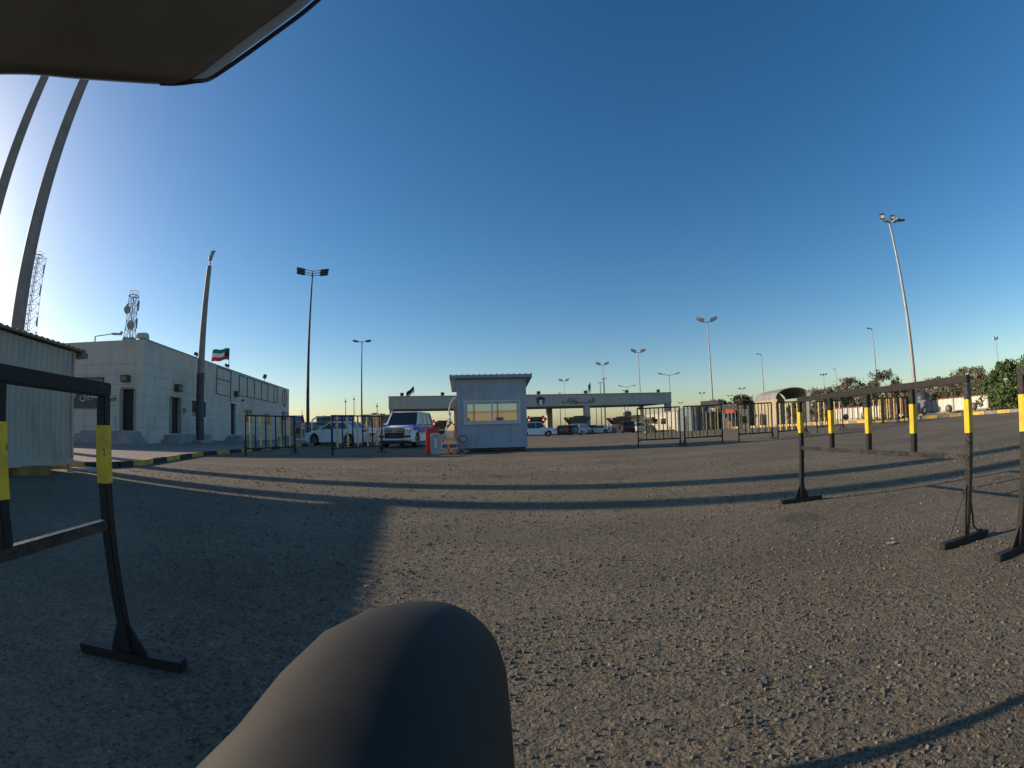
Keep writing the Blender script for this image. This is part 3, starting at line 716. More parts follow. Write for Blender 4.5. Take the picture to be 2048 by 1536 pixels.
bodybox('red_bin', 'upright red plastic bin with lid behind the grey barrier cabinet', 'bin', (pr.x+.12, pr.y+.35, 0), R_(12), .5, .42, .9, red_plastic, red_extra)
def grey_extra(t):
    MB().box((.0, -.2, .42), (.1, .012, .34)).build('panel_label', white_paint, t); MB().box((0, -.2, .68), (.2, .012, .02)).build('vent', kerb_grey, t)
pg = G(870, 909)
bodybox('barrier_cabinet', 'small grey barrier cabinet standing before the red bin', 'cabinet', (pg.x, pg.y+.2, 0), R_(10), .38, .38, .78, grey_box, grey_extra)
pc = G(921, 908)
t = thing('chair_base', 'broken five-legged office chair base lying at the booth corner under the hose', 'chair base', (pc.x, pc.y+.05, 0), .3)
for k in range(5):
    a = k*2*PI/5+.25; s = MB(); e = Vector((cos(a)*.36, sin(a)*.36, .07)); s.bar((0, 0, .2), e, .05, .04); lg = s.build('leg', chair_m, t)
    MB().ball(e-Vector((0, 0, .03)), .035, 8, 6).build('castor', black_paint, lg)
MB().cyl((0, 0, .12), (0, 0, .42), .035, .03, 10).build('column', chair_m, t)
MB().tube([(.1+.16*cos(a), .0, .55+.13*sin(a)) for a in np.linspace(0, 2*PI, 15)], .018, 6).build('ring', black_paint, t)
# scrap pile between cabinet and booth
t = thing('scrap_frame', 'tangle of rusty bars and a wooden slat heaped between cabinet and booth', 'scrap metal', (G(900, 905).x, G(900, 905).y+.2, 0))
for k in range(9):
    a = Vector((RN.uniform(-.45, .45), RN.uniform(-.2, .3), .03)); b = a+Vector((RN.uniform(-.6, .6), RN.uniform(-.3, .3), RN.uniform(.02, .3)))
    MB().bar(a, b, .025).build('bar', (rust, black_paint, chair_m)[k % 3], t)
MB().box((-.1, .1, .28), (.06, .06, .55)).build('slat', pale_yellow, t)

# ------------------------------------------------------------------ border gate
gd = Vector((.9784, .2068, 0)); GA = Vector((-20.98, 79.42, 0)); GLn = 53.2; gn = Vector((-gd.y, gd.x, 0))
gt = thing('border_gate', 'long grey passport gate canopy with shield emblem and lettering spanning the lanes', 'gate', GA, math.atan2(gd.y, gd.x))
GZ0, GZ1, GDp = 4.2, 6.3, 13.0
MB().box((GLn/2, .15, (GZ0+GZ1)/2), (GLn, .3, GZ1-GZ0)).build('front_fascia', gate_m, gt)
MB().box((GLn/2, GDp-.15, (GZ0+GZ1)/2), (GLn, .3, GZ1-GZ0)).build('rear_fascia', gate_m, gt)
Pieces().box((.15, GDp/2, (GZ0+GZ1)/2), (.3, GDp-.61, GZ1-GZ0)).box((GLn-.15, GDp/2, (GZ0+GZ1)/2), (.3, GDp-.61, GZ1-GZ0)).build('end_fascia', gate_m, gt)
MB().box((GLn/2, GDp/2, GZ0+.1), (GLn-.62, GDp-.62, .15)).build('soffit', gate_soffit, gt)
MB().box((GLn/2, .1, GZ1+.04), (GLn+.1, .5, .08)).build('coping', M('coping_dark', (.12, .12, .12), .7), gt)
for (x, y, w_) in ((.5, 1.0, .8), (35.4, .6, 1.05), (52.6, .8, .85), (.5, 12, .8), (31.4, 11.5, 1.1), (52.5, 12, .8), (18, 11.8, .9), (17.5, .8, .9)):
    if (x, y) in ((17.5, .8),): continue
    MB().box((x, y, (GZ0-1.4)/2), (w_, .9, GZ0+1.4-.02)).build('column', gate_m, gt)
# emblem: shield
cx, cz = 26.55, 5.2
def shield(s): return [(cx-.78*s, cz+.55*s), (cx-.45*s, cz+.62*s), (cx, cz+.85*s), (cx+.45*s, cz+.62*s), (cx+.78*s, cz+.55*s), (cx+.72*s, cz-.1*s), (cx+.42*s, cz-.65*s), (cx, cz-.95*s), (cx-.42*s, cz-.65*s), (cx-.72*s, cz-.1*s)]
em = MB().prism(shield(1.0), -.1, -.02, 'y', letter_dark).build('shield_emblem', None, gt)
s2 = MB(); s2.prism([(cx-.7, cz+.48), (cx-.28, cz+.2), (cx-.28, cz-.62), (cx-.4, cz-.6), (cx-.66, cz-.08)], -.125, -.095, 'y', M('emblem_red', (.35, .03, .05), .5))
s2.prism([(cx+.7, cz+.48), (cx+.28, cz+.2), (cx+.28, cz-.62), (cx+.4, cz-.6), (cx+.66, cz-.08)], -.125, -.095, 'y', M('emblem_green', (.0, .14, .12), .5))
s2.prism([(cx-.25, cz+.2), (cx+.25, cz+.2), (cx+.25, cz-.68), (cx, cz-.85), (cx-.25, cz-.68)], -.125, -.095, 'y', letter_white); s2.build('shield_band', None, em)
text('\ufe95\ufe8d\ufeaf\ufe8d\ufeee\u0640\u0640\u0640\u0640\u0640\u0640\ufea0\ufedf\ufe8d', 1.25, letter_dark, gt, face_matrix((33.7, -.06, 5.15), (1, 0, 0)), extrude=.03)
sm = Pieces()
for x in (2.0, 14.5, 22, 39.5, 46, 51.5): sm.box((x, -.004, (GZ0+GZ1)/2), (.05, .012, GZ1-GZ0-.02))
sm.build('panel_joint', M('joint_dark', (.2, .19, .17), .7), gt)
for k, (x, lab) in enumerate(((2.3, 'dark floodlight at the gate roof end above the police car'), (9.3, 'dark floodlight on the gate roof between the dark flag and the booth'), (26.4, 'dark floodlight on the gate roof directly over the shield'), (35.4, 'dark floodlight on the gate roof over the last letters'), (43.8, 'dark floodlight on the gate roof under the double-arm lamp'), (50.7, 'dark tilted floodlight at the gate roof end above the fence panel'))):
    p = GA+gd*x+gn*.8; t = thing('floodlight', lab, 'floodlight', (p.x, p.y, GZ1), math.atan2(gd.y, gd.x), 'floodlights on the gate roof')
    MB().box((0, 0, .1), (.1, .1, .2)).build('bracket', head_dark, t); MB().box((0, 0, .45), (.62, .4, .5), T=Matrix.Rotation(.2, 4, 'X')).build('lamp_head', head_dark, t)
p = GA+gd*3.9+gn*5
flag('gate_flag', 'drooping dark and white flag on the gate roof above the police car', Vector((p.x+.5, p.y, GZ1-.9)), 3.1, 1.6, 1.1, [fwh, fbk, fbk], (-1, -.1, 0), galv, steep=.55)
p = GA+gd*37.3+gn*3
flag('gate_flag', 'limp green and white flag above the gate beside the lettering', Vector((p.x, p.y, GZ1-.9)), 3.3, .55, 1.7, [fwh, fg, fg], (-1, 0, 0), galv, steep=.3)

# booths under the gate
def kiosk(label, x, ytop, w_, D, lights, body=kiosk_m):
    u = at(x, ytop, D); z = gz(u.x, u.y); H = u.z-z; rz = math.atan2(gd.y, gd.x)
    t = thing('lane_kiosk', label, 'kiosk', (u.x, u.y, z), rz, 'lane kiosks under the gate')
    MB().prism([(-w_/2, H*.86), (w_/2, H*.86), (w_/2, H), (-w_/2, H)], -1.2, 1.6, 'y').build('canopy', body, t)
    MB().prism([(-w_/2*.95, H*.855), (w_/2*.95, H*.855), (w_*.28, H*.55), (-w_*.28, H*.55)], -1.0, 1.4, 'y').build('canopy_soffit', body, t)
    MB().box((0, .2, H*.27), (w_*.52, 2.0, H*.545)).build('cabin', kiosk_light if body is not kiosk_light else kiosk_m, t)
    MB().box((0, -.82, H*.36), (w_*.42, .03, H*.2)).build('window', glass_dark, t)
    if lights:
        for s in (-1, 1):
            c = MB().box((s*w_*.33, -1.3, H*.87), (.6, .2, .62)).box((s*w_*.33, -1.3, H*1.06), (.34, .2, .3), m=None).build('signal_case', signal_case, t)
            MB().cyl((s*w_*.33, -1.42, H*.88), (s*w_*.33, -1.39, H*.88), .13, n=12).build('signal_lamp', signal_red, c)
    MB().box((w_*.1, 0, H+.1), (w_*.5, 1.0, .2)).build('roof_unit', head_dark, t)
kiosk('lane kiosk with two red signals between police car and booth', 881, 843.5, 3.6, 80, True)
kiosk('lane kiosk with two red signals above the white off-roader roof', 1068, 836, 3.8, 82, True)
kiosk('brown lane kiosk between the gate columns', 1155, 834, 3.9, 82, False)
kiosk('red-brown lane kiosk beside the dark estate car', 1240, 835, 3.8, 84, False, M('redbrown_kiosk', (.13, .06, .045), .7))
kiosk('dark lane kiosk seen through the fence panel before the white building', 1314, 834, 3.4, 80, False)

# ------------------------------------------------------------------ vehicles
def wheel(t, x, y, r, wd=.22):
    wh = MB()
    prof = [(r*.62, -wd/2), (r*.93, -wd/2), (r, -wd*.32), (r, wd*.32), (r*.93, wd/2), (r*.62, wd/2)]; n = 24
    V = [(a*cos(2*PI*k/n), b, a*sin(2*PI*k/n)) for k in range(n) for a, b in prof]; m_ = len(prof)
    F = [(k*m_+j, k*m_+j+1, ((k+1) % n)*m_+j+1, ((k+1) % n)*m_+j) for k in range(n) for j in range(m_-1)]
    wh.add(V, F); ty = wh.build('wheel', tyre_m, t, smooth=True, loc=(x, y, r))
    rm = MB(); sg = 1 if y > 0 else -1
    rm.cyl((0, sg*wd*.12, 0), (0, sg*wd*.2, 0), r*.63, n=20, m=grille_m)
    for k in range(7):
        a = 2*PI*k/7; rm.bar((cos(a)*.05, sg*wd*.3, sin(a)*.05), (cos(a)*r*.6, sg*wd*.36, sin(a)*r*.6), .05*r/.35, .03, m=rim_m, up=(0, 1, 0))
    for k in range(20):
        a, b = 2*PI*k/20, 2*PI*(k+1)/20; rm.bar((cos(a)*r*.6, sg*wd*.36, sin(a)*r*.6), (cos(b)*r*.6, sg*wd*.36, sin(b)*r*.6), .03, .04, m=rim_m, up=(0, 1, 0))
    rm.build('rim', None, ty)
def car(name, label, cat, loc, heading, L=4.8, W=1.85, H=1.45, r=.33, suv=False, paint=white_car, police=False, plate=True, group=None):
    """ local +x = forward; heading = world azimuth of +x as angle from +X axis """
    t = thing(name, label, cat, loc, heading, group)
    f, b = L/2, -L/2; wf, wr = f-.95, b+(.95 if suv else 1.05); gc = .2 if not suv else .30
    belt = .98 if not suv else 1.12
    if not suv:
        top = [(f-.02, .52), (f-.12, .68), (f-.75, .86), (f-1.35, .95), (0, belt), (b+1.2, belt+.02), (b+.55, belt+.03), (b+.12, belt+.0), (b+.02, .8), (b+.06, .5)]
    else:
        top = [(f-.0, .62), (f-.03, .95), (f-.18, 1.06), (f-1.1, 1.14), (f-1.35, belt+.02), (0, belt), (b+.3, belt+.01), (b+.05, belt), (b+.0, .75), (b+.04, .5)]
    def arch(x, R): return [(x+R*cos(a), max(gc, r+R*sin(a)*.98)) for a in np.linspace(-.35, PI+.35, 11)]
    RA = r+.07
    bottom = [(b+.15, gc)] + arch(wr, RA)[::-1] + arch(wf, RA)[::-1] + [(f-.2, gc), (f-.02, gc+.1)]
    poly = top[::-1]; poly = poly[:1]+[]+poly[1:]
    full = bottom + top
    cxm = sum(p[0] for p in full)/len(full); 
    def shrink(p, s): return (p[0]-(s*1.6 if p[0] > f-.5 else -s*1.6 if p[0] < b+.5 else 0), p[1]-(s if p[1] > .8 else 0))
    def wy(p, base):   # plan taper at nose and tail, slight tumble above the waist
        e = min(1, max(0, (abs(p[0])-(L/2-.7))/.7)); return base*(1-.10*e*e)*(1-.05*max(0, (p[1]-.75)/.4))
    lay = [(-1, .035), (-.94, 0), (.94, 0), (1, .035)]; V = []; n = len(full)
    for s, sh in lay:
        for p in full:
            q = shrink(p, sh) if abs(s) == 1 else p; V.append((q[0], s*wy(p, W/2), q[1]))
    F = [tuple(range(n)), tuple(range(3*n, 4*n))[::-1]]
    for j in range(3): F += [(j*n+k, j*n+(k+1) % n, (j+1)*n+(k+1) % n, (j+1)*n+k) for k in range(n)]
    mb = MB(); mb.add(V, F); body = mb.build('body', paint, t, smooth=True)
    MB().box(((wf+wr)/2, 0, .45), (L-.5, W*.8, .5)).build('underbody', grille_m, t)
    # greenhouse
    if suv: gh = [(f-1.2, belt-.02), (f-1.85, H-.04), (b+.55, H-.05), (b+.08, belt-.02)]
    else: gh = [(f-1.3, belt-.04), (f-2.05, H-.05), (b+1.55, H-.06), (b+.62, belt-.01)]
    yb, yt = W/2*.9, W/2*(.78 if suv else .68)
    def P(i, s, fx=0): 
        x, z = gh[i]; return Vector((x, s*(yb if i in (0, 3) else yt), z))
    def panelq(name, pts, th=.02, mat=glass_dark, parent=t):
        n_ = (pts[1]-pts[0]).cross(pts[-1]-pts[0]).normalized(); mb = MB(); m_ = len(pts)
        mb.add([p for p in pts]+[p-n_*th for p in pts], [tuple(range(m_)), tuple(range(m_, 2*m_))[::-1]]+[(k, (k+1) % m_, m_+(k+1) % m_, m_+k) for k in range(m_)])
        return mb.build(name, mat, parent)
    def lerp(a, b_, u): return a+(b_-a)*u
    panelq('windscreen', [lerp(P(0, 1), P(0, -1), .04), lerp(P(0, 1), P(0, -1), .96), lerp(P(1, 1), P(1, -1), .95), lerp(P(1, 1), P(1, -1), .05)])
    panelq('rear_window', [lerp(P(3, 1), P(3, -1), .06), lerp(P(3, 1), P(3, -1), .94), lerp(P(2, 1), P(2, -1), .93), lerp(P(2, 1), P(2, -1), .07)])
    for s in (1, -1):
        cuts = [(.02, .02), (.36, .30), (.66, .66), (.98, .98)] if suv else [(.02, .02), (.40, .45), (.80, .98)]
        for (a0, a1), (b0, b1) in zip(cuts, cuts[1:]):
            g_ = .018
            q = [lerp(P(0, s), P(3, s), a0+g_), lerp(P(0, s), P(3, s), b0-g_), lerp(P(1, s), P(2, s), b1-g_), lerp(P(1, s), P(2, s), a1+g_)]
            up = [v+(0.10*(w2-v)) for v, w2 in zip(q[:2], (q[3], q[2]))]; q = [up[0], up[1], lerp(q[2], q[1], .06), lerp(q[3], q[0], .06)]
            panelq('side_window', q)
    # pillars and roof
    rf = MB()
    rv = [Vector((gh[1][0]+.05, s*(yt+.01), gh[1][1])) for s in (1, -1)]+[Vector((gh[2][0]-.03, s*(yt+.01), gh[2][1])) for s in (-1, 1)]
    top_ = [v+Vector((-.22 if v.x > 0 else .18, -.16*(1 if v.y > 0 else -1), .055)) for v in rv]
    rf.add(rv+top_, [(0, 1, 2, 3)[::-1], (4, 5, 6, 7), (0, 1, 5, 4), (1, 2, 6, 5), (2, 3, 7, 6), (3, 0, 4, 7)])
    for s in (1, -1):
        rf.bar(P(0, s), P(1, s), .07, .06); rf.bar(P(3, s), P(2, s), .10, .07)
        for u in ((.36, .30), (.66, .66)) if suv else ((.40, .45),): rf.bar(lerp(P(0, s), P(3, s), u[0])-Vector((0, s*.012, 0)), lerp(P(1, s), P(2, s), u[1])-Vector((0, s*.012, 0)), .07, .03)
        rf.bar(P(1, s), P(2, s), .05, .07)
        if not suv:
            rf.add([lerp(P(0, s), P(3, s), .80), P(3, s)+Vector((.0, 0, .02)), P(2, s), lerp(P(1, s), P(2, s), .97)]+[v-Vector((0, s*.03, 0)) for v in (lerp(P(0, s), P(3, s), .80), P(3, s)+Vector((.0, 0, .02)), P(2, s), lerp(P(1, s), P(2, s), .97))], [(0, 1, 2, 3), (4, 5, 6, 7), (0, 1, 5, 4), (2, 3, 7, 6)])
    rf.build('roof', paint, t, smooth=True)
    MB().box(((gh[0][0]+gh[3][0])/2, 0, belt-.1), (gh[0][0]-gh[3][0]-.2, W*.8, .1)).box((.2, .35, belt+.1), (.16, .45, .45)).box((.2, -.35, belt+.1), (.16, .45, .45)).build('interior', cloth_dark, t)
    for x in (wf, wr):
        for s in (1, -1): wheel(t, x, s*(W/2-.13), r)
    for s in (1, -1):
        hz = .68 if not suv else .86
        MB().box((f-.12, s*W*.36, hz), (.22, W*.2, .13 if not suv else .2), rz=s*-.25).build('headlight', glass_lamp, t, bevel=.02)
        if suv: MB().box((b+.03, s*W*.42, .95), (.1, .18, .45)).build('taillight', tail_m, t)
        else: MB().box((b+.09, s*W*.355, .86), (.2, W*.2, .12), rz=s*.22).build('taillight', tail_m, t, bevel=.02)
        mr = MB().box((gh[0][0]-.32, s*(W/2+.08), belt+.08), (.12, .2, .15)).build('mirror', paint, t, bevel=.03)
        for x in ((-.05, -.95) if not suv else (.1, -.85)): MB().box((x, s*(W/2*.955+.005), belt-.13), (.17, .03, .03)).build('door_handle', chrome, t)
        ds = Pieces()
        for x in (.62, -.42): ds.box((x, s*(W/2*.99), .66), (.012, .02, .5))
        ds.build('door_seam', grille_m, t)
    MB().box((f-.02, 0, .62 if not suv else .84), (.05, W*.42, .13 if not suv else .2)).build('grille', grille_m, t)
    if plate:
        MB().box((b-.0, 0, .66 if not suv else .8), (.03, .5, .12)).build('number_plate', plate_m, t)
    return t
def towards(p, dx): return 0
# police off-roader, nose towards us and a little to the left
pl = at(817, 893, 26.3); pl.z = 0
los = math.atan2(-pl.y, -pl.x)                       # direction from the car to the camera
pc_ = car('police_car', 'white police off-roader with blue side stripes facing us behind the red bin', 'police car', pl, los-R_(17), 4.7, 1.88, 1.86, .38, True, police=True, plate=False)
f_ = 2.35
gm_ = MB(); gm_.box((f_+.0, 0, .86), (.06, 1.04, .26)); gr = gm_.build('front_grille', grille_m, pc_)
cb_ = MB()
for z in (.93, .86, .79): cb_.box((f_+.035, 0, z), (.02, 1.0, .022))
cb_.build('chrome_bar', chrome, gr)
em_ = MB()
for a in (90, 210, 330):
    c_, s_ = cos(R_(a)), sin(R_(a)); d_ = .055
    em_.add([(f_+.05, 0, .86), (f_+.05, d_*cos(R_(a-30)), .86+d_*sin(R_(a-30))), (f_+.05, 1.73*d_*c_, .86+1.73*d_*s_), (f_+.05, d_*cos(R_(a+30)), .86+d_*sin(R_(a+30)))]+[(f_+.06, 0, .86), (f_+.06, d_*cos(R_(a-30)), .86+d_*sin(R_(a-30))), (f_+.06, 1.73*d_*c_, .86+1.73*d_*s_), (f_+.06, d_*cos(R_(a+30)), .86+d_*sin(R_(a+30)))], [(0, 1, 2, 3), (4, 5, 6, 7), (0, 1, 5, 4), (1, 2, 6, 5), (2, 3, 7, 6), (3, 0, 4, 7)])
em_.build('emblem', chrome, gr)
MB().box((f_-.0, 0, .60), (.08, 1.0, .26)).build('lower_grille', grille_m, pc_); MB().box((f_+.05, 0, .62), (.03, .5, .12)).build('number_plate', plate_m, pc_)
MB().box((f_+.02, 0, .43), (.10, 1.7, .09)).build('front_bumper', white_car, pc_, bevel=.02)
MB().box((f_-.12, 0, .3), (.2, 1.3, .16)).build('skid_plate', grille_m, pc_)
for s in (1, -1):
    MB().box((f_-.03, s*.68, .58), (.1, .3, .1)).build('fog_lamp', grille_m, pc_)
    q = MB(); q.box((-.25, s*.936, .93), (3.1, .012, .26)); q.build('blue_stripe', blue_stripe, pc_)
    q = MB(); q.box((-.25, s*.932, .77), (2.9, .012, .05)); q.build('red_stripe', red_stripe, pc_)
    q = MB(); q.prism([(f_-1.15, .82), (f_-.42, .93), (f_-.50, 1.05), (f_-1.15, 1.10)], s*.90, s*.925, 'y'); q.prism([(f_-.55, s*.55), (f_-.35, s*.88), (f_-1.1, s*.86), (f_-1.25, s*.7)], 1.06, 1.155, 'z'); q.build('bonnet_stripe', blue_stripe, pc_)
# driver in the police car
dr = thing('person', 'person in dark uniform sitting at the police off-roader wheel', 'person', (0, 0, 0))
def person(t, H=1.72, shirt=cloth_white, trousers=cloth_dark, seated=False, stride=.12, arm=.1):
    bm = bmesh.new(); sk = []
    def V(p, r): v = bm.verts.new(p); sk.append((v, r)); return v
    def chain(v0, pts):
        last = v0
        for p, r in pts:
            v = V(p, r); bm.edges.new((last, v)); last = v
        return last
    hip = V((0, 0, .93), .13)
    ch = chain(hip, [((0, 0, 1.15), .125), ((0, 0, 1.38), .15), ((0, 0, 1.49), .07), ((0, .0, 1.56), .055), ((0, -.01, 1.65), .085), ((0, 0, 1.72), .06)])
    neck = sk[2][0]
    for s in (-1, 1):
        chain(neck, [((s*.17, 0, 1.41), .065), ((s*.21, arm*.1, 1.15), .045), ((s*.22, -arm, .92), .034), ((s*.22, -arm-.03, .82), .028)])
        if seated: chain(hip, [((s*.1, 0, .9), .085), ((s*.12, -.42, .9), .065), ((s*.12, -.45, .5), .045)])
        else: chain(hip, [((s*.09, 0, .85), .09), ((s*.10, -s*stride*.5, .48), .06), ((s*.10, s*stride*.2, .10), .04), ((s*.10, s*stride*.2-.1, .035), .035)])
    me = bpy.data.meshes.new('body'); bm.verts.index_update(); rad = [r for _, r in sk]; bm.to_mesh(me); bm.free()
    o = bpy.data.objects.new('body', me); C.objects.link(o)
    md = o.modifiers.new('skin', 'SKIN'); o.modifiers.new('sub', 'SUBSURF').levels = 1
    for k, r in enumerate(rad): me.skin_vertices[0].data[k].radius = (r, r)
    me.skin_vertices[0].data[0].use_root = True
    bpy.context.view_layer.update()
    me2 = bpy.data.meshes.new_from_object(o.evaluated_get(bpy.context.evaluated_depsgraph_get())); bpy.data.objects.remove(o)
    me2.materials.clear()
    for m_ in (shirt, trousers, skin, cloth_dark): me2.materials.append(m_)
    for p in me2.polygons:
        z = p.center.z; x = abs(p.center.x)
        p.material_index = 3 if z > 1.69 or z < .06 else 2 if (z > 1.5 or (x > .19 and z < .95)) else 1 if z < .98 else 0
        p.use_smooth = True
    hr_ = MB().ball((0, .012, 1.70*H/1.74), .098, 10, 8, sc=(1, 1, .9)).build('hair', cloth_dark, t, smooth=True)
    b = bpy.data.objects.new('body', me2); C.objects.link(b); b.parent = t; b.scale = (H/1.74,)*3
    return b
person(dr, 1.5, cloth_dark, cloth_dark, True)
fwd = los-R_(17); dr.location = (pl.x+cos(fwd)*.35-sin(fwd)*.42, pl.y+sin(fwd)*.35+cos(fwd)*.42, .17); dr.rotation_euler = (0, 0, fwd+PI/2)
ds_ = at(683, 891, 29.5); ds_.z = gz(ds_.x, ds_.y)
los2 = math.atan2(-ds_.y, -ds_.x)
car('sedan', 'white sedan parked behind the fence panel beside the police car', 'car', ds_, los2-R_(180-50)+0, 4.75, 1.85, 1.42, .34, False)
ws = at(1074, 872, 62); ws.z = gz(ws.x, ws.y)
car('off_roader', 'plain white off-roader, half hidden behind the booth', 'car', ws, R_(-6), 4.9, 1.95, 1.9, .40, True)
for (x, y, D, h, L_, W_c, H_, suv, paint, lab) in (
    (1131, 870, 74, 70, 4.4, 1.8, 1.55, True, dark_car, 'dark hatchback queueing before the white off-roader nose'),
    (1161, 869, 76, 55, 4.6, 1.85, 1.7, True, silver_car, 'silver-white estate seen from behind before the middle gate column'),
    (1186, 866, 86, 80, 4.4, 1.8, 1.5, True, dark_car, 'dark car half hidden between the gate column and the white saloon'),
    (1201, 867, 84, 150, 4.6, 1.8, 1.42, False, white_car, 'white saloon beside the middle gate column'),
    (1256, 867, 72, 80, 4.8, 1.9, 1.75, True, dark_car, 'dark estate car with red tail lamps beside the red-brown kiosk'),
    (1279, 866, 80, 85, 4.8, 1.9, 1.6, False, silver_car, 'silver car waiting behind the fence panel before the gate end')):
    p = at(x, y, D); car('queueing_car', lab, 'car', (p.x, p.y, gz(p.x, p.y)), R_(h), L_, W_c, H_, .34, suv, paint, group='cars queueing under the gate')
pp_ = at(1218, 868, 78); tt = thing('person', 'person in white shirt walking near the white saloon under the gate', 'person', (pp_.x, pp_.y, gz(pp_.x, pp_.y)), .4)
person(tt, 1.72, cloth_white, cloth_dark)

# ------------------------------------------------------------------ lamp masts
def lamp(name, label, xy, h, head, mat=galv, r0=.16, rz=0.0, group='floodlight masts over the lot'):
    p = foot(xy[0], xy[1], h); t = thing(name, label, 'street lamp', p, rz, group)
    MB().cyl((0, 0, 0), (0, 0, h), r0, r0*.45, 12).build('pole', mat, t, smooth=True)
    MB().cyl((0, 0, 0), (0, 0, .06), r0+.14, n=12).build('base_plate', concrete, t)
    if head == 'six':
        MB().bar((0, -.75, h), (0, .75, h), .08).build('cross_arm', mat, t)
        for y in (-.7, 0, .7):
            for s in (-1, 1):
                MB().bar((0, y, h), (s*.75, y, h+.12), .05).build('arm', mat, t)
                MB().box((s*1.15, y, h+.16), (.85, .36, .16), T=Matrix.Rotation(-s*.16, 4, 'Y')).build('lamp_head', head_dark, t, bevel=.04)
    elif head == 'four':
        MB().bar((0, -.3, h), (0, .3, h), .07).build('cross_arm', mat, t)
        for y in (-.3, .3):
            for s in (-1, 1):
                MB().bar((0, y, h), (s*.7, y, h+.1), .05).build('arm', mat, t)
                MB().box((s*1.1, y, h+.15), (.85, .4, .2), T=Matrix.Rotation(-s*.16, 4, 'Y')).build('lamp_head', head_dark, t, bevel=.04)
    elif head == 'flood':
        MB().tube([(-1.3, 0, h+.45), (-.8, 0, h+.08), (.8, 0, h+.08), (1.3, 0, h+.45)], .05, 6).build('cross_arm', mat, t)
        for x, tl in ((-1.35, .5), (-.75, .3), (.75, -.35), (1.3, -.55)):
            hd = MB().box((x, -.05, h+.62 if abs(x) > 1 else h+.42), (.62, .3, .55), T=Matrix.Rotation(tl, 4, 'Y') @ Matrix.Rotation(.25, 4, 'X')).build('lamp_head', galv, t)
            MB().box((x, -.23, h+.6 if abs(x) > 1 else h+.40), (.5, .04, .42), T=Matrix.Rotation(tl, 4, 'Y') @ Matrix.Rotation(.25, 4, 'X')).build('lens', lens, hd)
    elif head == 'mixed':
        MB().bar((-.7, -.5, h), (.7, .5, h), .08).build('cross_arm', mat, t)
        for k in (-.55, .45):
            hd = MB().box((k, k*.7, h+.38), (.42, .3, .44), T=Matrix.Rotation(.15, 4, 'X')).build('floodlight', head_dark, t)
            MB().box((k, k*.7-.165, h+.3), (.32, .03, .24), T=Matrix.Rotation(.15, 4, 'X')).build('lens', lens, hd)
            MB().bar((k, k*.7, h), (k, k*.7, h+.18), .05).build('bracket', mat, hd)
        for (dx, dy, zz) in ((1.5, .3, .05), (.9, -.7, -.12), (-.5, -.9, -.25)):
            e = Vector((dx, dy, h+zz)); MB().bar((0, 0, h-.1), e*.55+Vector((0, 0, h*.45-.04)), .05).build('arm', mat, t)
            MB().bar(e*.5+Vector((0, 0, h*.5)), e, .3, .12).build('lamp_head', head_dark, t, bevel=.03)
    elif head == 'double':
        for s in (-1, 1):
            MB().tube([(0, 0, h-.2), (s*.9, 0, h), (s*1.5, 0, h+.12)], .05, 6).build('arm', mat, t); MB().bar((s*1.4, 0, h+.1), (s*2.3, 0, h+.3), .32, .16).build('lamp_head', head_dark, t)
    elif head == 'single':
        MB().tube([(0, 0, h-.3), (-.2, 0, h), (-.5, 0, h+.05)], .04, 6).build('arm', mat, t); MB().bar((-.4, 0, h+.03), (-1.0, 0, h+.0), .3, .14).build('lamp_head', head_dark, t)
    elif head == 'twin':
        for s in (-1, 1): MB().box((s*.5, 0, h+.2), (.6, .3, .6)).build('lamp_head', lens, t)
        MB().bar((-.6, 0, h-.1), (.6, 0, h-.1), .07).build('cross_arm', mat, t)
    elif head == 'ring':
        MB().tube([(.9*cos(a), .9*sin(a), h) for a in np.linspace(0, 2*PI, 13)], .05, 5).build('ring', mat, t)
        for k in range(6): a = k*PI/3; MB().box((1.1*cos(a), 1.1*sin(a), h+.2), (.5, .4, .4)).build('lamp_head', galv, t)
    return t
lamp('lamp_mast', 'tall dark mast with six flat lamp heads', (625, 547), 16, 'six', mast_dark, .17, R_(25))
lamp('lamp_mast', 'shorter dark mast with four lamp heads between sedan and gate', (724, 684), 16, 'four', mast_dark, .17, R_(10))
lamp('lamp_mast', 'tallest pale mast with two floodlights and street lamp heads', (1778, 443), 16, 'mixed', galv, .19, R_(-40))
for (x, y, h, head, lab) in ((1128, 763, 16, 'flood', 'far floodlight mast rising behind the gate lettering'), (1205, 731, 16, 'flood', 'floodlight mast behind the gate, second from the shield'), (1276, 706, 16, 'flood', 'floodlight mast over the gate between the two double-arm lamps'),
    (1414, 645, 16, 'flood', 'tallest floodlight mast, rising above the slate building and fence panel'), (1254, 773, 11, 'double', 'double-arm street lamp rising behind the gate roof middle, lower one'), (1338, 749, 11, 'double', 'double-arm street lamp over the gate end column, higher one'),
    (1522, 708, 14, 'single', 'single-arm lamp before the arched hangar'), (1743, 657, 14, 'single', 'tall single-arm lamp rising among the dusty trees'), (1991, 678, 14, 'twin', 'pale twin-head lamp above the green bush'),
    (1404, 788, 14, 'flood', 'far small floodlight mast above the dark market roof unit'), (1484, 779, 14, 'flood', 'far floodlight mast above the market tree'), (1647, 750, 14, 'ring', 'far ring-headed mast above the dusty trees'), (1671, 738, 14, 'single', 'thin lamp beside the ring-headed mast'),
    (1361, 807, 12, 'flood', 'tiny far floodlight mast over the slate building'), (1460, 793, 14, 'flood', 'far floodlight mast between the two market trees')):
    lamp('lamp_mast', lab, (x, y), h, head, rz=R_(random.uniform(-15, 15)), r0=.15 if y < 760 else .12)
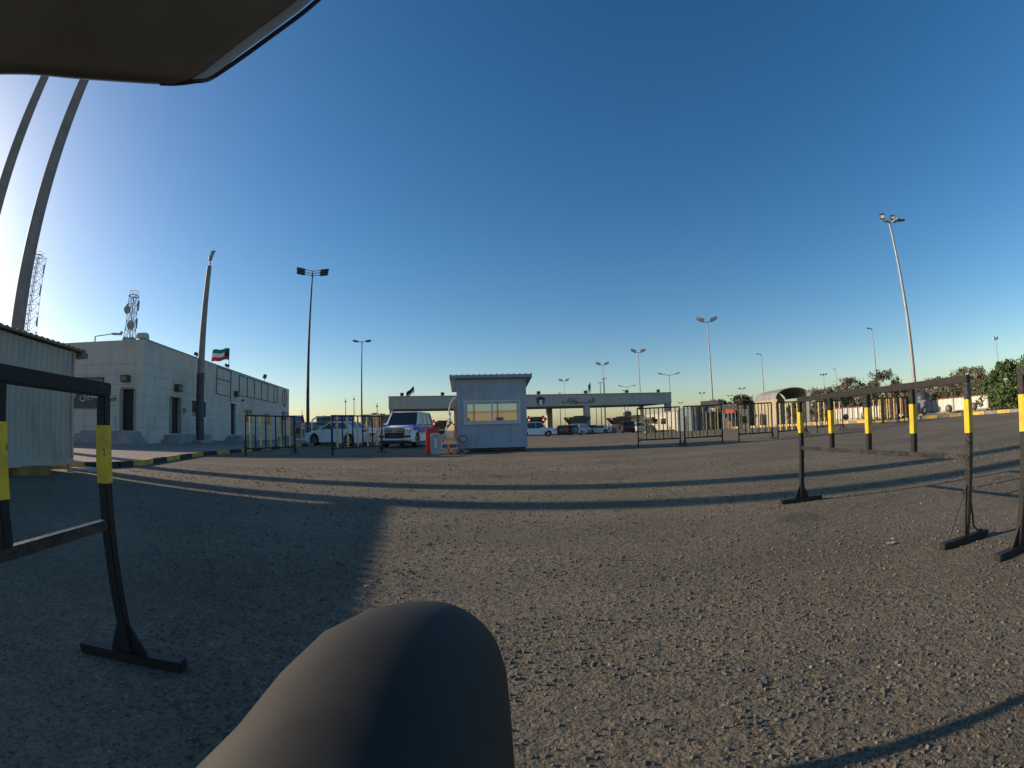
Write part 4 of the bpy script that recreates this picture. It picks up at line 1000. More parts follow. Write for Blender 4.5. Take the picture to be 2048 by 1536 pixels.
# short lamps seen through and beyond the gate
for k, (x, y, D) in enumerate(((1095, 840, 170), (1121, 838, 150), (1193, 838, 160), (1203, 838, 120), (1211, 838, 110), (1250, 838, 150))):
    p = at(x, y, D); z = gz(p.x, p.y); t = thing('lamp_mast', ['slim post seen under the gate above the white off-roader nose', 'second slim post seen under the gate near the brown column', 'thin post under the gate just past the middle column', 'thicker post under the gate above the dark half-hidden car', 'thicker post under the gate above the white saloon roof', 'slim post under the gate beside the red-brown kiosk'][k], 'lamp post', (p.x, p.y, z), group='posts seen under the gate')
    MB().cyl((0, 0, 0), (0, 0, 12), .14, .08, 8).build('pole', mast_dark, t); MB().bar((-.6, 0, 12), (.6, 0, 12.1), .25, .12).build('lamp_head', head_dark, t)
# distant antennas on the left skyline
for (x, y, D, h, lab) in ((691, 797, 190, 13, 'slim far mast with bulb top above the blue sign edge'), (708, 793, 200, 14, 'thin pale far pole above the blue sign'), (754, 806, 180, 9, 'short far pole with a box beside the green sign')):
    p = at(x, y, D); t = thing('antenna_mast', lab, 'antenna', (p.x, p.y, gz(p.x, p.y)), group='far antenna masts on the skyline'); H_ = p.z-gz(p.x, p.y)
    MB().cyl((0, 0, 0), (0, 0, H_), .25, .12, 8).build('pole', galv, t); MB().ball((0, 0, H_-1.2), .4, 10, 8).build('antenna_head', mast_dark, t)

# ------------------------------------------------------------------ lattice towers
def lattice(label, x, y, h, w0, w1, dishes, secs=16, dz=0):
    p = foot(x, y, h); t = thing('lattice_tower', label, 'radio tower', p, .4, 'lattice radio towers behind the service building')
    rr = .07; mb = MB(); cr = [(-1, -1), (1, -1), (1, 1), (-1, 1)]
    def w_(z): return w0+(w1-w0)*min(1, z/(h*.8))
    for k in range(secs):
        z0, z1 = h*k/secs, h*(k+1)/secs; a, b = w_(z0)/2, w_(z1)/2
        for i in range(4):
            c0, c1 = cr[i], cr[(i+1) % 4]
            mb.cyl((c0[0]*a, c0[1]*a, z0), (c0[0]*b, c0[1]*b, z1), rr, n=5, cap=False)
            mb.cyl((c0[0]*a, c0[1]*a, z0), (c1[0]*b, c1[1]*b, z1), rr*.55, n=4, cap=False); mb.cyl((c1[0]*a, c1[1]*a, z0), (c0[0]*b, c0[1]*b, z1), rr*.55, n=4, cap=False)
            mb.cyl((c0[0]*b, c0[1]*b, z1), (c1[0]*b, c1[1]*b, z1), rr*.6, n=4, cap=False)
    mb.cyl((0, 0, 0), (0, 0, h), .12, n=6); mb.build('lattice', M('lattice_paint', (.20, .15, .15), .6, var=.3, scale=.3), t)
    pf = MB().tube([(1.3*cos(a), 1.3*sin(a), h+.9) for a in np.linspace(0, 2*PI, 9)], .05, 4)
    pf.tube([(1.3*cos(a), 1.3*sin(a), h) for a in np.linspace(0, 2*PI, 9)], .08, 4)
    for k in range(8): a = k*PI/4; pf.cyl((1.3*cos(a), 1.3*sin(a), h), (1.3*cos(a), 1.3*sin(a), h+1.6), .05, n=4)
    pf.build('top_platform', galv, t)
    v = Vector((-p.x, -p.y, 0)).normalized(); v.rotate(Matrix.Rotation(-.4, 3, 'Z')); sd_ = Vector((-v.y, v.x, 0))
    for (u, z, r, dep) in dishes:
        c = v*(w_(z)/2+.5)+sd_*u+Vector((0, 0, z)); q = MB(); q.cyl(c, c+v*dep, r, r, 20); q.cyl(c-v*.9, c, .08, n=6); q.build('dish', galv, t, smooth=True)
    for k, (z, s) in enumerate(((h*.93, 1), (h*.8, 1), (h*.62, 1), (h*.9, -1))):
        q = MB(); q.box(sd_*(s*(w_(z)/2+.5))+Vector((0, 0, z)), (.3, .3, 2.2)); q.bar(sd_*(s*(w_(z)/2))+Vector((0, 0, z)), sd_*(s*(w_(z)/2+.5))+Vector((0, 0, z)), .08); q.build('panel_antenna', galv, t)
lattice('tall lattice radio tower beside the giant mast', 77, 513, 40, 5.0, 3.2, [(-3.2, 15.5, .9, .6), (1.6, 12.5, .8, .3)], 18)
lattice('shorter lattice radio tower with round dishes above the service building corner', 268, 592, 30, 5.5, 1.7, [(.0, 23.2, .95, .4), (.5, 19.6, 1.05, .5), (-.9, 19.8, .8, .5), (-1.2, 26.5, .8, .6), (-2.0, 21.4, .35, .3)], 16)

# ------------------------------------------------------------------ right-hand traffic islands, stone balls
def island(path, dash, row):
    mb = MB(); gb = MB(); L_ = 0
    pts = [G(*p) for p in path]; seq = []
    for a, b in zip(pts, pts[1:]):
        n_ = max(1, round((b-a).length/1.0)); seq += [a+(b-a)*k/n_ for k in range(n_)]
    seq.append(pts[-1]); return seq
kr = island([(1290, 866), (1360, 861), (1440, 858), (1560, 853), (1640, 850), (1750, 845), (1850, 838), (1945, 830), (2048, 823), (2140, 822)], 1, 0)
mb = MB(); gy = MB()
for k, (a, b) in enumerate(zip(kr, kr[1:])):
    z = gz(a.x, a.y); mb.bar((a.x, a.y, z+.10), (*(a+(b-a)*.97)[:2], z+.10), .2, .22, m=kerb_yellow if k % 2 == 0 else kerb_grey)
tag(mb.build('kerb'), kind='structure')
kr2 = [Vector((a.x+a.x/a.length*9, a.y+a.y/a.length*9, 0)) for a in kr]
mb = MB()
for k, (a, b) in enumerate(zip(kr2, kr2[1:])):
    z = gz(a.x, a.y); mb.bar((a.x, a.y, z+.10), (*(a+(b-a)*.97)[:2], z+.10), .18, .21, m=kerb_yellow if k % 2 == 1 else kerb_grey)
tag(mb.build('kerb'), kind='structure')
isl = MB(); n = len(kr)
isl.add([(a.x, a.y, gz(a.x, a.y)+.10) for a in kr]+[(a.x, a.y, gz(a.x, a.y)+.10) for a in kr2], [(k, k+1, n+k+1, n+k) for k in range(n-1)])
tag(isl.build('path', M('median_dust', (.17, .14, .11), .9, var=.25, scale=1.5)), kind='structure')
bl_lab = {1386: 'stone ball at the foot of the sand heap', 1476: 'stone ball behind the hangar-side fence panel, beside the small hut', 1522: 'stone ball behind the hangar-side fence panel, before the ribbed wall', 1549: 'stone ball in the gap after the hangar-side fence panel', 1577: 'stone ball seen before the hangar opening', 1630: 'stone ball between the plate-footed barrier end and its second post', 1692: 'stone ball after the fence panel standing before the trees', 1728: 'stone ball before the white wall beside the third big barrier post',
          1774: 'stone ball between the two stacked fence panel pairs', 1849: 'stone ball beside the fourth big barrier post and domed hut', 1898: 'stone ball before the white wall middle', 1948: 'stone ball between the rod-braced barrier post and the green bush', 2000: 'stone ball below the green bush'}
for x, lab in bl_lab.items():
    yb = np.interp(x, [1290, 1360, 1440, 1560, 1640, 1750, 1850, 1945, 2048], [866, 861, 858, 853, 850, 845, 838, 830, 823])-5
    p = G(x, yb); t = thing('stone_ball', lab, 'bollard', (p.x, p.y, gz(p.x, p.y)+.10), group='round stone bollards on the traffic island')
    MB().ball((0, 0, .36), .33, 20, 14).build('ball', ball_m, t, smooth=True); MB().cyl((0, 0, 0), (0, 0, .07), .22, .17, 12).build('pedestal', concrete, t)
# heap of sand
p = G(1470, 855); sh = MB(); V = []; nn = 20
for j in range(7):
    for i in range(nn):
        a = 2*PI*i/nn; rr = 1.7*(1-j/6.5); V.append((rr*cos(a)*1.5*(1+.1*sin(3*a)), rr*sin(a)*(1+.1*cos(2*a)), .95*math.sin(j/6*PI/2)**1.2+.05*RN.uniform()))
sh.add(V, [(j*nn+i, j*nn+(i+1) % nn, (j+1)*nn+(i+1) % nn, (j+1)*nn+i) for j in range(6) for i in range(nn)]+[tuple(6*nn+i for i in range(nn))])
hp = G(1462, 853); tag(sh.build('sand_heap', M('sand', (.30, .24, .17), .95, var=.2), loc=(hp.x+.6, hp.y+1.2, gz(hp.x, hp.y)+.05), smooth=True), 'small sand heap on the island below the orange awning', 'sand heap')

# ------------------------------------------------------------------ arched hangar
ha = at(1514, 852, 60); hb = at(1618, 846, 56)
hx = (hb-ha); hx.z = 0; HW = 5.0
hgx = at(1590, 848, 54); front_l = at(1556, 850, 52); front_r = at(1620, 846, 52)
fx = (front_r-front_l); fx.z = 0; WW = fx.length; hrz = math.atan2(fx.y, fx.x)
t = thing('arched_hangar', 'open-ended arched corrugated shelter, sand-coloured ribbed side lit by the sun', 'shelter', (front_l.x, front_l.y, gz(front_l.x, front_l.y)), hrz)
dp = 4.6; hz = 2.85; rise = 1.0
dvec = (at(1514, 852, 58)-front_l); dvec.z = 0; dloc = Matrix.Rotation(-hrz, 3, 'Z') @ dvec
def corr(mb, p0, p1, z0, z1, depth=.05, step=.32):
    p0, p1 = Vector(p0), Vector(p1); d_ = (p1-p0); L_ = d_.length; d_.normalize(); nr = Vector((d_.y, -d_.x, 0)); n_ = int(L_/step)*4; V = []
    for k in range(n_+1):
        q = p0+d_*(L_*k/n_)+nr*depth*(1 if (k % 4) in (1, 2) else 0); V += [(q.x, q.y, z0), (q.x, q.y, z1)]
    mb.add(V, [(2*k, 2*k+2, 2*k+3, 2*k+1) for k in range(n_)])
q = MB(); corr(q, (dloc.x, dloc.y, 0), (0, 0, 0), -.3, hz, .13, .42); q.build('left_side', hangar_m, t)
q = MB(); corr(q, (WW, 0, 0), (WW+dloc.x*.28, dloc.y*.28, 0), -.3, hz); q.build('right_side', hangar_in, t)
na = 16; V = []
for e in (0, 1):
    for k in range(na+1):
        a = PI*k/na; x = WW/2-(WW/2+.15)*cos(a); z = hz+rise*sin(a); off = Vector((dloc.x, dloc.y, 0))*(1.04*e-.02)
        V.append((x+off.x, off.y, z)); V.append((x+off.x, off.y, z+.06))
F = []; m2 = 2*(na+1)
for k in range(na): F += [(2*k, 2*k+2, m2+2*k+2, m2+2*k), (2*k+1, m2+2*k+1, m2+2*k+3, 2*k+3), (2*k, 2*k+1, 2*k+3, 2*k+2), (m2+2*k, m2+2*k+2, m2+2*k+3, m2+2*k+1)]
q = MB(); q.add(V, F); q.build('arched_roof', M('roof_sheet', (.26, .24, .20), .55, var=.15, scale=1.2), t, smooth=True)
q = MB(); V = [(WW*.55+dloc.x, dloc.y, -.3), (WW+dloc.x, dloc.y, -.3), (WW+dloc.x, dloc.y, hz), (WW*.8+dloc.x, dloc.y, hz+.9), (WW*.55+dloc.x, dloc.y, hz+.9)]
q.add(V+[(v[0], v[1]+.05, v[2]) for v in V], [(0, 1, 2, 3, 4), (9, 8, 7, 6, 5), (0, 5, 6, 1), (1, 6, 7, 2), (2, 7, 8, 3), (3, 8, 9, 4), (4, 9, 5, 0)]); q.build('rear_panel', wallwhite, t)

# ------------------------------------------------------------------ other buildings on the right
def slab(name, label, cat, a, b, h, depth, mat, roofmat=None, extra=None):
    """ building whose front runs between ground points a and b """
    d_ = Vector((b.x-a.x, b.y-a.y, 0)); L_ = d_.length; z = min(gz(a.x, a.y), gz(b.x, b.y))
    t = thing(name, label, cat, (a.x, a.y, z), math.atan2(d_.y, d_.x))
    MB().box((L_/2, depth/2, h/2), (L_, depth, h)).build('wall', mat, t)
    MB().box((L_/2, depth/2, h+.06), (L_+.15, depth+.15, .12)).build('roof', roofmat or concrete, t)
    if extra: extra(t, L_, h, depth)
    return t
def white_extra(t, L_, h, dp_):
    for k in range(7): 
        x = L_*(.1+.12*k); wn = MB().box((x, -.02, h*.6), (L_*.07, .05, h*.28)).build('window', glass_dark, t)
        MB().box((x, -.04, h*.75), (L_*.08, .08, .1)).build('lintel', white_paint, wn)
    MB().box((L_*.15, -.3, h+.5), (2.0, 1.4, .9)).build('roof_unit', grey_box, t); MB().box((L_*.02, .6, h+.7), (1.2, 1.2, 1.3)).build('water_tank', white_paint, t)
slab('white_building', 'low white building with sunlit front behind the gate end column', 'building', at(1248, 862, 108), at(1356, 858, 66), 3.1, 8, bldg_white, extra=white_extra)
slab('slate_building', 'slate-blue box building between the gate and the dark market', 'building', at(1358, 860, 62), at(1386, 859, 58), 2.75, 6, slate, slate, extra=lambda t, L_, h, dp_: MB().box((L_*.5, -.02, .9), (.9, .05, 1.8)).build('door', head_dark, t))
def market_extra(t, L_, h, dp_):
    MB().box((L_*.26, -.35, h-.35), (L_*.44, .12, .42)).build('white_fascia', wallwhite, t)
    MB().box((L_/2, -.6, h-.62), (L_, 1.2, .08)).build('awning', gate_soffit, t)
    for k in range(6): MB().box((L_*(k+.3)/6, -.02, h*.36), (L_/9, .05, h*.6)).build('shop_front', glass_dark if k % 2 else wood, t)
    for k in range(7): MB().box((L_*k/6.2+.1, -1.1, h*.4), (.12, .12, h*.8)).build('awning_post', galv, t)
    MB().box((L_*.28, 2, h+.45), (2.4, 1.2, .7)).build('roof_unit', head_dark, t)
slab('market_building', 'dark low market row with white fascia behind the second fence panel', 'building', at(1386, 860, 60), at(1488, 855, 58), 2.75, 7, M('market_wall', (.10, .085, .07), .8, var=.3), slate, extra=market_extra)
t = thing('awning_tent', 'orange awning on thin poles with blue sheet below', 'awning', (*at(1450, 856, 54)[:2], gz(0, 50)), hrz)
MB().prism([(0, 1.72), (1.15, 1.78), (1.0, 2.12), (.2, 2.2)], 0, 1.3, 'y').build('awning', orange_m, t); MB().box((.65, .1, 1.25), (.8, .04, .8)).build('sheet', M('blue_sheet', (.05, .07, .13), .6), t)
for x in (.02, .4, .8, 1.23): MB().cyl((x, 0, 0), (x, 0, 1.8), .03, n=6).build('pole', galv, t)
slab('small_hut', 'small pale hut between orange awning and arched hangar', 'hut', at(1478, 856, 54), at(1496, 855, 54), 1.9, 2, kerb_grey, extra=lambda t, L_, h, dp_: MB().box((L_*.5, -.02, h*.5), (L_*.6, .05, h*.4)).build('window', glass_dark, t))
# white corrugated walls
def longwall(label, a, b, h):
    d_ = b-a; d_.z = 0; L_ = d_.length; t = thing('corrugated_wall', label, 'wall', (a.x, a.y, 0), math.atan2(d_.y, d_.x)); z = gz(a.x, a.y)
    q = MB(); corr(q, (0, 0, 0), (L_, 0, 0), z-.2, z+h, .10, .7); q.add([(0, .15, z), (L_, .15, z), (L_, .15, z+h), (0, .15, z+h)], [(0, 1, 2, 3)]); q.build('panel', wallwhite, t)
    MB().box((L_/2, .0, z+h+.04), (L_, .25, .1)).build('top_rail', rust, t); MB().box((L_/2, -.1, z+.15), (L_, .4, .3)).build('plinth', concrete, t)
    for k in range(5): MB().box((L_*k/4, -.16, z+h/2), (.12, .1, h)).build('post', galv, t)
    return t
longwall('white corrugated wall behind the rod-braced barrier post, below trees', at(1846, 819, 62), at(1978, 815, 56), 1.55)
longwall('white corrugated wall beyond the red pillars and stacked fence panels', at(1664, 836, 66), at(1795, 828, 62), 1.6)
rl = thing('railing', 'long black low railing in front of the white wall behind the big barrier', 'railing', (0, 0, 0))
a, b = at(1705, 838, 60), at(1796, 832, 58); z = gz(a.x, a.y)
MB().bar((a.x, a.y, z+1.5), (b.x, b.y, z+1.5), .08).build('top_rail', black_paint, rl)
for k in range(9): p = a+(b-a)*k/8; MB().box((p.x, p.y, z+.75), (.08, .08, 1.5)).build('post', black_paint, rl)
for x, yt, lab in ((1782, 787, 'tall red pillar behind the big barrier, taller of two'), (1806, 787, 'short-looking red pillar behind the sunlit panel')):
    p = at(x, yt, 57); z = gz(p.x, p.y); t = thing('red_pillar', lab, 'pillar', (p.x, p.y, z)); MB().cyl((0, 0, 0), (0, 0, p.z-z), .28, .24, 12).build('shaft', rust, t, smooth=True); MB().box((0, 0, .15), (.9, .9, .3)).build('base', concrete, t)
p = at(1846, 824, 60); t = thing('domed_hut', 'small dark domed hut at the end of the white wall', 'hut', (p.x, p.y, gz(p.x, p.y)))
MB().ball((0, 0, 1.7), .95, 16, 10, sc=(1, 1, 1)).build('dome', head_dark, t, smooth=True); MB().cyl((0, 0, 0), (0, 0, 1.7), .94, n=16).build('wall', slate, t)
MB().box((-.67, -.67, .8), (.6, .1, 1.5), rz=-.8).build('door', galv, t)
p = foot(1792, 750, 7.0); t = thing('flag_post', 'brown post with a hanging banner above the red pillars', 'post', p); MB().cyl((0, 0, 0), (0, 0, 7.0), .12, .08, 8).build('pole', mast_dark, t); MB().box((.45, 0, 6.3), (.7, .08, .5)).build('banner', head_dark, t); MB().bar((0, 0, 6.8), (.8, 0, 6.7), .06).build('arm', mast_dark, t)

# ------------------------------------------------------------------ left background: signs and stored barriers
def road_sign(name, label, x0, x1, y0, y1, D, mat, txt=None, lines=0):
    a, b = at(x0, y1, D), at(x1, y1, D); c = at((x0+x1)/2, y0, D); d_ = b-a; L_ = math.hypot(d_.x, d_.y); z = gz(a.x, a.y)
    t = thing(name, label, 'sign', (a.x, a.y, z), math.atan2(d_.y, d_.x), 'lane signs behind the sedan'); h0, h1 = a.z-z, c.z-z
    bo_ = MB().box((L_/2, 0, (h0+h1)/2), (L_, .12, h1-h0)).build('board', mat, t)
    for x in (L_*.12, L_*.88): MB().cyl((x, .15, 0), (x, .15, h1), .05, n=8).build('post', galv, t)
    if txt: 
        text(txt, (h1-h0)*.42, letter_white, bo_, face_matrix((L_/2, -.08, h0+(h1-h0)*.42), (1, 0, 0)))
    if lines:
        q = MB(); q.box((L_/2, -.07, h1-.08), (L_*.94, .02, .05)).box((L_/2, -.07, h0+.08), (L_*.94, .02, .05))
        for k in range(lines):
            zz = h0+(h1-h0)*(k+1)/(lines+1)
            for j in range(5): q.box((L_*(.16+.17*j), -.07, zz), (L_*.11, .02, .07))
        q.build('white_marking', letter_white, bo_)
road_sign('lane_sign', 'dark grey sign with white arabic lettering above the sedan bonnet', 633, 663, 832, 850, 44, sign_dark, '\ufe80\ufe8e\ufeb4\ufee8\ufedf\ufe8d \ufeb6\ufef4\ufe98\ufed4\ufe97')
road_sign('lane_sign', 'large blue sign seen through the fence panel above the sedan', 664, 708, 830, 850, 44.5, sign_blue, None, 2)
road_sign('lane_sign', 'green sign beyond the large blue one', 723, 741, 829, 843, 47, sign_green, None, 1)
road_sign('lane_sign', 'blue sign at the far corner of the service building', 578, 604, 831, 844, 46, sign_blue, None, 1)
p = at(604, 822, 58); t = thing('banner_flag', 'small folded red and white banner beside the building-corner blue sign', 'flag', (p.x, p.y, gz(p.x, p.y)))
MB().cyl((0, 0, 0), (0, 0, p.z+.5), .04, n=6).build('pole', galv, t); q = MB(); q.prism([(0, 2.0), (.35, 2.1), (.12, 3.0), (0, 3.1)], -.05, .05, 'y', frd); q.prism([(0, 1.3), (.4, 1.35), (.35, 2.1), (0, 2.0)], -.045, .045, 'y', fwh); q.build('banner', None, t)
slab('low_building', 'far low grey building behind the signs', 'building', at(560, 868, 95), at(770, 866, 110), 3.2, 10, M('far_grey_wall', (.2, .19, .17), .8), extra=lambda t, L_, h, dp_: [MB().box((L_*(k+.5)/9, -.03, h*.5), (L_/16, .06, h*.35)).build('window', glass_dark, t) for k in range(9)])
slab('brown_building', 'brown striped low building between the green sign and police car', 'building', at(722, 868, 58), at(762, 866, 56), 2.9, 6, M('brown_clad', (.22, .14, .07), .7, var=.3, scale=1), extra=lambda t, L_, h, dp_: [MB().box((L_*(k+.5)/5, -.03, h*.5), (.12, .06, h*.9)).build('batten', gate_soffit, t) for k in range(5)])
# stack of folded barriers behind the sedan nose
for i in range(6):
    p = at(592+9*i, 884-1.0*i, 33+1.2*i); t = thing('stored_barrier', ['first', 'second', 'third', 'fourth', 'fifth', 'sixth'][i]+' grey tubular crowd barrier counted from the service building, before the sedan nose', 'barrier', (p.x, p.y, gz(p.x, p.y)), R_(10+6*i), 'grey tubular barriers stored behind the sedan')
    f = MB(); f.tube([(0, 0, .1), (0, 0, 1.25), (1.9, 0, 1.25), (1.9, 0, .1), (0, 0, .1)], .025, 6); f.build('frame', galv, t)
    q = MB()
    for k in range(1, 12): q.cyl((1.9*k/12, 0, .1), (1.9*k/12, 0, 1.25), .012, n=5)
    q.build('bars', galv, t)
t = thing('metal_arch', 'bent white tube frame standing behind the sedan bonnet', 'frame', (*at(624, 882, 31.5)[:2], gz(0, 29)))
MB().tube([(0, 0, 0), (0, 0, 1.45), (.12, 0, 1.62), (.4, 0, 1.75), (1.0, 0, 1.8)], .05, 8).build('tube', white_paint, t, smooth=True); MB().box((0, 0, .02), (.3, .3, .04)).build('base_plate', galv, t)
# string of bunting / bird-like pennants across the far side of the gate
# ------------------------------------------------------------------ trees
def tree(label, x, ytop, D, spread, mat, name='acacia_tree', dens=1.0, low=.25, leaf=.16, squash=1.0, group='trees beyond the traffic island'):
    u = at(x, ytop, D); z = gz(u.x, u.y); H = u.z-z; t = thing(name, label, 'tree', (u.x, u.y, z), RN.uniform(0, 6), group)
    tr = MB(); tips = []
    def limb(a, d_, ln, r, lv):
        pts = [a]; dd = d_.copy()
        for k in range(3): dd = (dd+Vector(RN.uniform(-.22, .22, 3))).normalized(); pts.append(pts[-1]+dd*ln/3)
        for k in range(3): tr.cyl(pts[k], pts[k+1], r*(1-.22*k), r*(1-.22*(k+1)), 7 if lv < 2 else 5, cap=False)
        tips.append((pts[-1], lv)); tips.append((pts[2], lv))
        if lv < 3:
            for k in range(3 if lv else 4):
                nd = (dd+Vector((RN.uniform(-1, 1), RN.uniform(-1, 1), RN.uniform(-.1, .7)))*.95).normalized(); limb(pts[2 if k % 2 else 3], nd, ln*.68, r*.5, lv+1)
    limb(Vector((0, 0, 0)), Vector((0, 0, 1)), H*.36, H*.025, 0)
    tr.build('trunk', trunk_m, t)
    V, F = [], []
    ph = RN.uniform(0, 6, 4); ncl = int(95*dens)
    for c_ in range(ncl):
        zf = low+(1-low)*RN.uniform()**.85; a = RN.uniform(0, 2*PI)
        prof = (math.sin(min(1, (zf-low)/(1-low)*1.0+.12)*PI*.93)**.6 if zf > low else .3)*(1+.28*sin(a*2+ph[0]+zf*5)+.2*sin(a*5+ph[1]))
        rad = spread*prof*RN.uniform(.25, 1)**.5
        q = Vector((rad*cos(a), rad*sin(a), H*zf*(1-.10*(rad/spread)**2)-H*.03)); cr_ = spread*.20*RN.uniform(.5, 1.35)
        for k in range(46):
            o_ = Vector(RN.normal(0, 1, 3)); o_ = o_.normalized()*cr_*RN.uniform(.05, 1)**.5; o_.z *= .8*squash; c = q+o_
            if c.z < .15 or c.z > H*1.02: continue
            a_ = (Vector(RN.normal(0, 1, 3)).normalized()+Vector((0, 0, -.5))).normalized(); b = a_.cross(Vector(RN.normal(0, 1, 3))).normalized(); s_ = leaf*RN.uniform(.5, 1.25); i0 = len(V)
            V += [c-a_*s_, c-b*s_*.4, c+a_*s_, c+b*s_*.4]; F.append((i0, i0+1, i0+2, i0+3))
    me = bpy.data.meshes.new('crown'); me.from_pydata([tuple(v) for v in V], [], F); me.materials.append(mat); o = bpy.data.objects.new('crown', me); C.objects.link(o); o.parent = t
    return t
TR = [(1418, 806, 85, 3.2, leaf_far, 'dark olive tree behind the slate and market roofs'), (1434, 800, 88, 4.0, leaf_far, 'spreading tree touching the tall floodlight mast over the market'), (1484, 789, 72, 2.6, leaf_far, 'round dense tree above the orange awning'),
      (1595, 806, 95, 3.0, leaf_far, 'small tree seen through the arched hangar opening'), (1643, 775, 70, 3.6, leaf_dry, 'dusty tree beside the hangar'), (1668, 782, 66, 3.2, leaf_dry, 'low dusty tree under the ring-headed mast'), (1700, 756, 64, 3.4, leaf_dry, 'feathery tree between ring-headed mast and tall single-arm lamp'),
      (1722, 772, 70, 3.4, leaf_dry, 'broad dusty tree behind the third big barrier post'), (1764, 741, 62, 3.0, leaf_dry, 'tallest feathery tree, between single-arm lamp and brown banner post'), (1800, 778, 72, 3.6, leaf_dry, 'dusty tree behind the red pillars'), (1830, 770, 76, 4.0, leaf_dry, 'dusty tree behind the fourth big barrier post'),
      (1866, 757, 70, 4.4, leaf_dry, 'dusty tree above the end of the white wall beside the domed hut'), (1900, 752, 66, 4.0, leaf_dry, 'brown-green tree seen under the barrier top rail beside the rod-braced post'), (1938, 735, 62, 3.8, leaf_dry, 'tall brown-green tree directly behind the rod-braced barrier post'), (1965, 748, 60, 3.0, leaf_dry, 'dusty tree between the tall tree and the green bush')]
for (x, y, D, sp, mt, lab) in TR: tree(lab, x, y, D*(1.25 if x > 1620 else 1), sp*(1.25 if x > 1620 else 1), mt, dens=.9, leaf=.23, low=.12 if x > 1620 else .3)
tree('large bright green bush below the pale twin-head lamp', 2010, 722, 40, 2.0, leaf_green, 'green_bush', 1.7, .02, .15, 1.0, None)
tree('second bright green bush behind the barrier cut by the picture edge', 2062, 712, 38, 2.3, leaf_green, 'green_bush', 1.7, .02, .15, 1.0, None)
tree('small far tree behind the brown striped building', 757, 826, 100, 3, leaf_far, dens=.7, group=None, leaf=.25)

# ------------------------------------------------------------------ low building behind the camera, mirrored in the booth window
t = thing('tan_building', 'long low tan building mirrored in the guard booth window', 'building', (-20, -50, 0), R_(20))
MB().box((17, -4, 1.65), (34, 8, 3.3)).build('wall', M('tan_wall', (.62, .42, .22), .8), t); MB().box((17, -4, 3.38), (34.3, 8.3, .16)).build('roof', concrete, t)
for k in range(6): MB().box((2.5+5.6*k, .02, 1.6), (1.2, .05, 1.6)).build('window', glass_dark, t)
for k, (x, y, lab) in enumerate(((2.2, -17, 'lamp pole mirrored in the booth window middle'), (4.6, -15, 'lamp pole mirrored beside the first one in the booth window'))):
    t = thing('lamp_mast', lab, 'street lamp', (x, y, 0), group='lamp poles mirrored in the booth window')
    MB().cyl((0, 0, 0), (0, 0, 7.5), .09, .06, 10).build('pole', mast_dark, t); MB().bar((-.5, 0, 7.5), (.5, 0, 7.5), .3, .15).build('lamp_head', head_dark, t)
# ------------------------------------------------------------------ the vehicle that carries the camera
mo = thing('motorcycle', 'black bodywork of the vehicle carrying the camera, mirror above and rounded cowl below', 'motorcycle', (0, 0, 0))
def loft(rings, name, mat, parent, close=True):
    n_ = len(rings[0]); V = [v for r in rings for v in r]; F = [(j*n_+k, j*n_+(k+1) % n_, (j+1)*n_+(k+1) % n_, (j+1)*n_+k) for j in range(len(rings)-1) for k in range(n_)]
    if close: F += [tuple(range(n_))[::-1], tuple(range((len(rings)-1)*n_, len(rings)*n_))]
    q = MB(); q.add(V, F); o = q.build(name, mat, parent, smooth=True)
    return o
# cowl: rounded tapering body coming up from below the lens
rings = []
def pr_(x, y, px, dd): return near(x, y, dd), math.tan(R_(px*.0597))*dd
spec_ = [(860, 1342, 138, .475), (842, 1366, 160, .466), (812, 1404, 189, .452), (780, 1466, 221, .435), (752, 1556, 250, .41), (716, 1700, 286, .38), (676, 1880, 334, .34), (664, 2080, 350, .30)]
capc, RAD = pr_(*spec_[0]); dirs = (pr_(*spec_[2])[0]-capc).normalized()
u_ = dirs.cross(Vector((0, 0, 1))).normalized(); v_ = dirs.cross(u_)
sph = [pr_(*q_) for q_ in spec_]; bet = []
for k in range(len(sph)):
    a_, b_ = sph[max(0, k-1)], sph[min(len(sph)-1, k+1)]
    bet.append(math.asin(max(-.95, min(.95, (b_[1]-a_[1])/max(1e-4, (b_[0]-a_[0]).dot(dirs))))))
0 and print('cowl', [(round(math.degrees(b_)), round(q_[1], 3)) for b_, q_ in zip(bet, sph)])
am = PI/2-bet[0]
for k in range(1, 12): rings.append((capc-dirs*RAD*cos(am*k/12), RAD*sin(am*k/12)))
for (c_, rad_), b_ in zip(sph, bet): rings.append((c_-dirs*rad_*sin(b_), rad_*cos(b_)))
RG = [[c+u_*r*cos(2*PI*k/40)+v_*r*sin(2*PI*k/40) for k in range(40)] for c, r in rings]
loft(RG, 'rounded_cowl', moto_black, mo)['label'] = 'matte rounded black cowl'
# mirror housing at top left
dm_ = .42
outer = [(-40, 152), (0, 151), (60, 152), (110, 156), (150, 160), (250, 167), (320, 171), (346, 171), (368, 166), (392, 163), (410, 161), (430, 152), (480, 118), (540, 76), (600, 32), (636, 2), (690, -45), (740, -100)]
inner = [(x-8 if x > 380 else x, y-6 if x > 380 else y) for x, y in outer]
def shell(outline, d0, d1, name, mat, parent, topy=-420):
    """ solid body whose lower silhouette follows the outline, with real depth from d0 to d1 and a rounded lip """
    rings = []
    for (dd, lift) in ((d0, 26), (d0+.004, 8), (d0+.012, 0), (d0+(d1-d0)*.35, 4), (d0+(d1-d0)*.7, 40), (d1, 110)):
        r = [near(x, y-lift*(1 if x < 900 else 1), dd) for x, y in outline]
        r += [near(outline[-1][0], topy, dd), near(200, topy, dd), near(outline[0][0], topy, dd)]
        rings.append(r)
    return loft(rings, name, mat, parent)
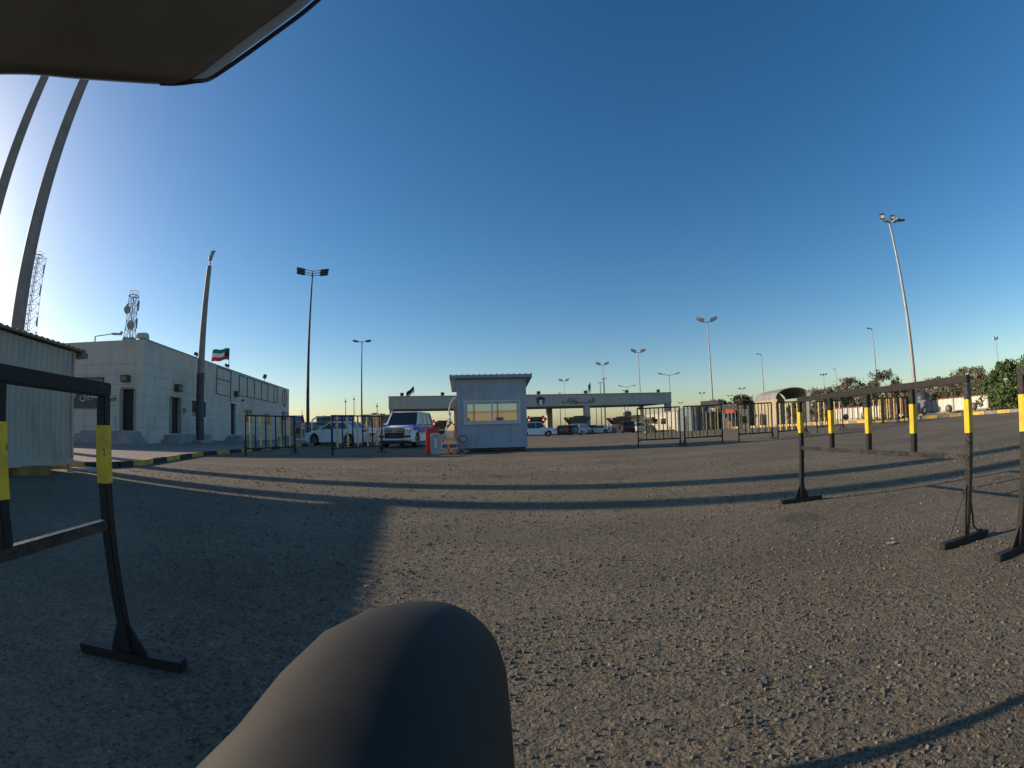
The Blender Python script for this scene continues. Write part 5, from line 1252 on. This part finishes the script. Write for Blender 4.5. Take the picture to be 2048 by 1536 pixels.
h1 = [(-40, 150), (0, 149), (60, 150), (110, 154), (150, 158), (250, 165), (320, 169), (346, 169), (366, 165), (384, 158), (402, 143), (450, 108), (510, 64), (560, 28), (600, -4), (650, -45), (700, -100)]
def crom(P, n=5):
    out = []
    for i in range(len(P)-1):
        p0, p1, p2, p3 = P[max(0, i-1)], P[i], P[i+1], P[min(len(P)-1, i+2)]
        for k in range(n):
            t_ = k/n
            out.append(tuple(.5*((2*p1[j])+(-p0[j]+p2[j])*t_+(2*p0[j]-5*p1[j]+4*p2[j]-p3[j])*t_*t_+(-p0[j]+3*p1[j]-3*p2[j]+p3[j])*t_**3) for j in (0, 1)))
    return out+[P[-1]]
h1 = crom([(-40, 150), (60, 150), (150, 158), (250, 165), (320, 169), (350, 168), (378, 161), (405, 145), (450, 110), (510, 64), (560, 28), (600, -4), (650, -45), (700, -100)])
mh = shell(h1, .40, .52, 'mirror_housing', moto_brown, mo); mh['label'] = 'dark brown-black underside of the mirror housing'
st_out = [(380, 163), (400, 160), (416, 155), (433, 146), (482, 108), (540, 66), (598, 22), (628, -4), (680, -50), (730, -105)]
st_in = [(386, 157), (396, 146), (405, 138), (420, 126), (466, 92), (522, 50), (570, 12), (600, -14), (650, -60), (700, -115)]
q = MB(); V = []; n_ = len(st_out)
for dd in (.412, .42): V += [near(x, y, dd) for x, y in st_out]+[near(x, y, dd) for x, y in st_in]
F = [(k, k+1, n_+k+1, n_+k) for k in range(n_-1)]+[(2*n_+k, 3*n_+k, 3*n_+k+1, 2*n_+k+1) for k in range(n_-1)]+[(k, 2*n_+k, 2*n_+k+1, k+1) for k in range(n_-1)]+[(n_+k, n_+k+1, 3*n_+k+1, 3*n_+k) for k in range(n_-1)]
q.add(V, F); mg = q.build('mirror_glass', mirror_sky_tint, mo)
rimp = [(320, 166), (346, 167), (372, 165), (392, 162), (412, 160), (432, 150), (482, 116), (540, 74), (600, 30), (636, 0), (690, -48), (740, -105)]
MB().tube([near(x, y, .413) for x, y in crom(rimp)], .0021, 8).build('mirror_rim', rim_black, mo, smooth=True)
bpy.context.view_layer.update()
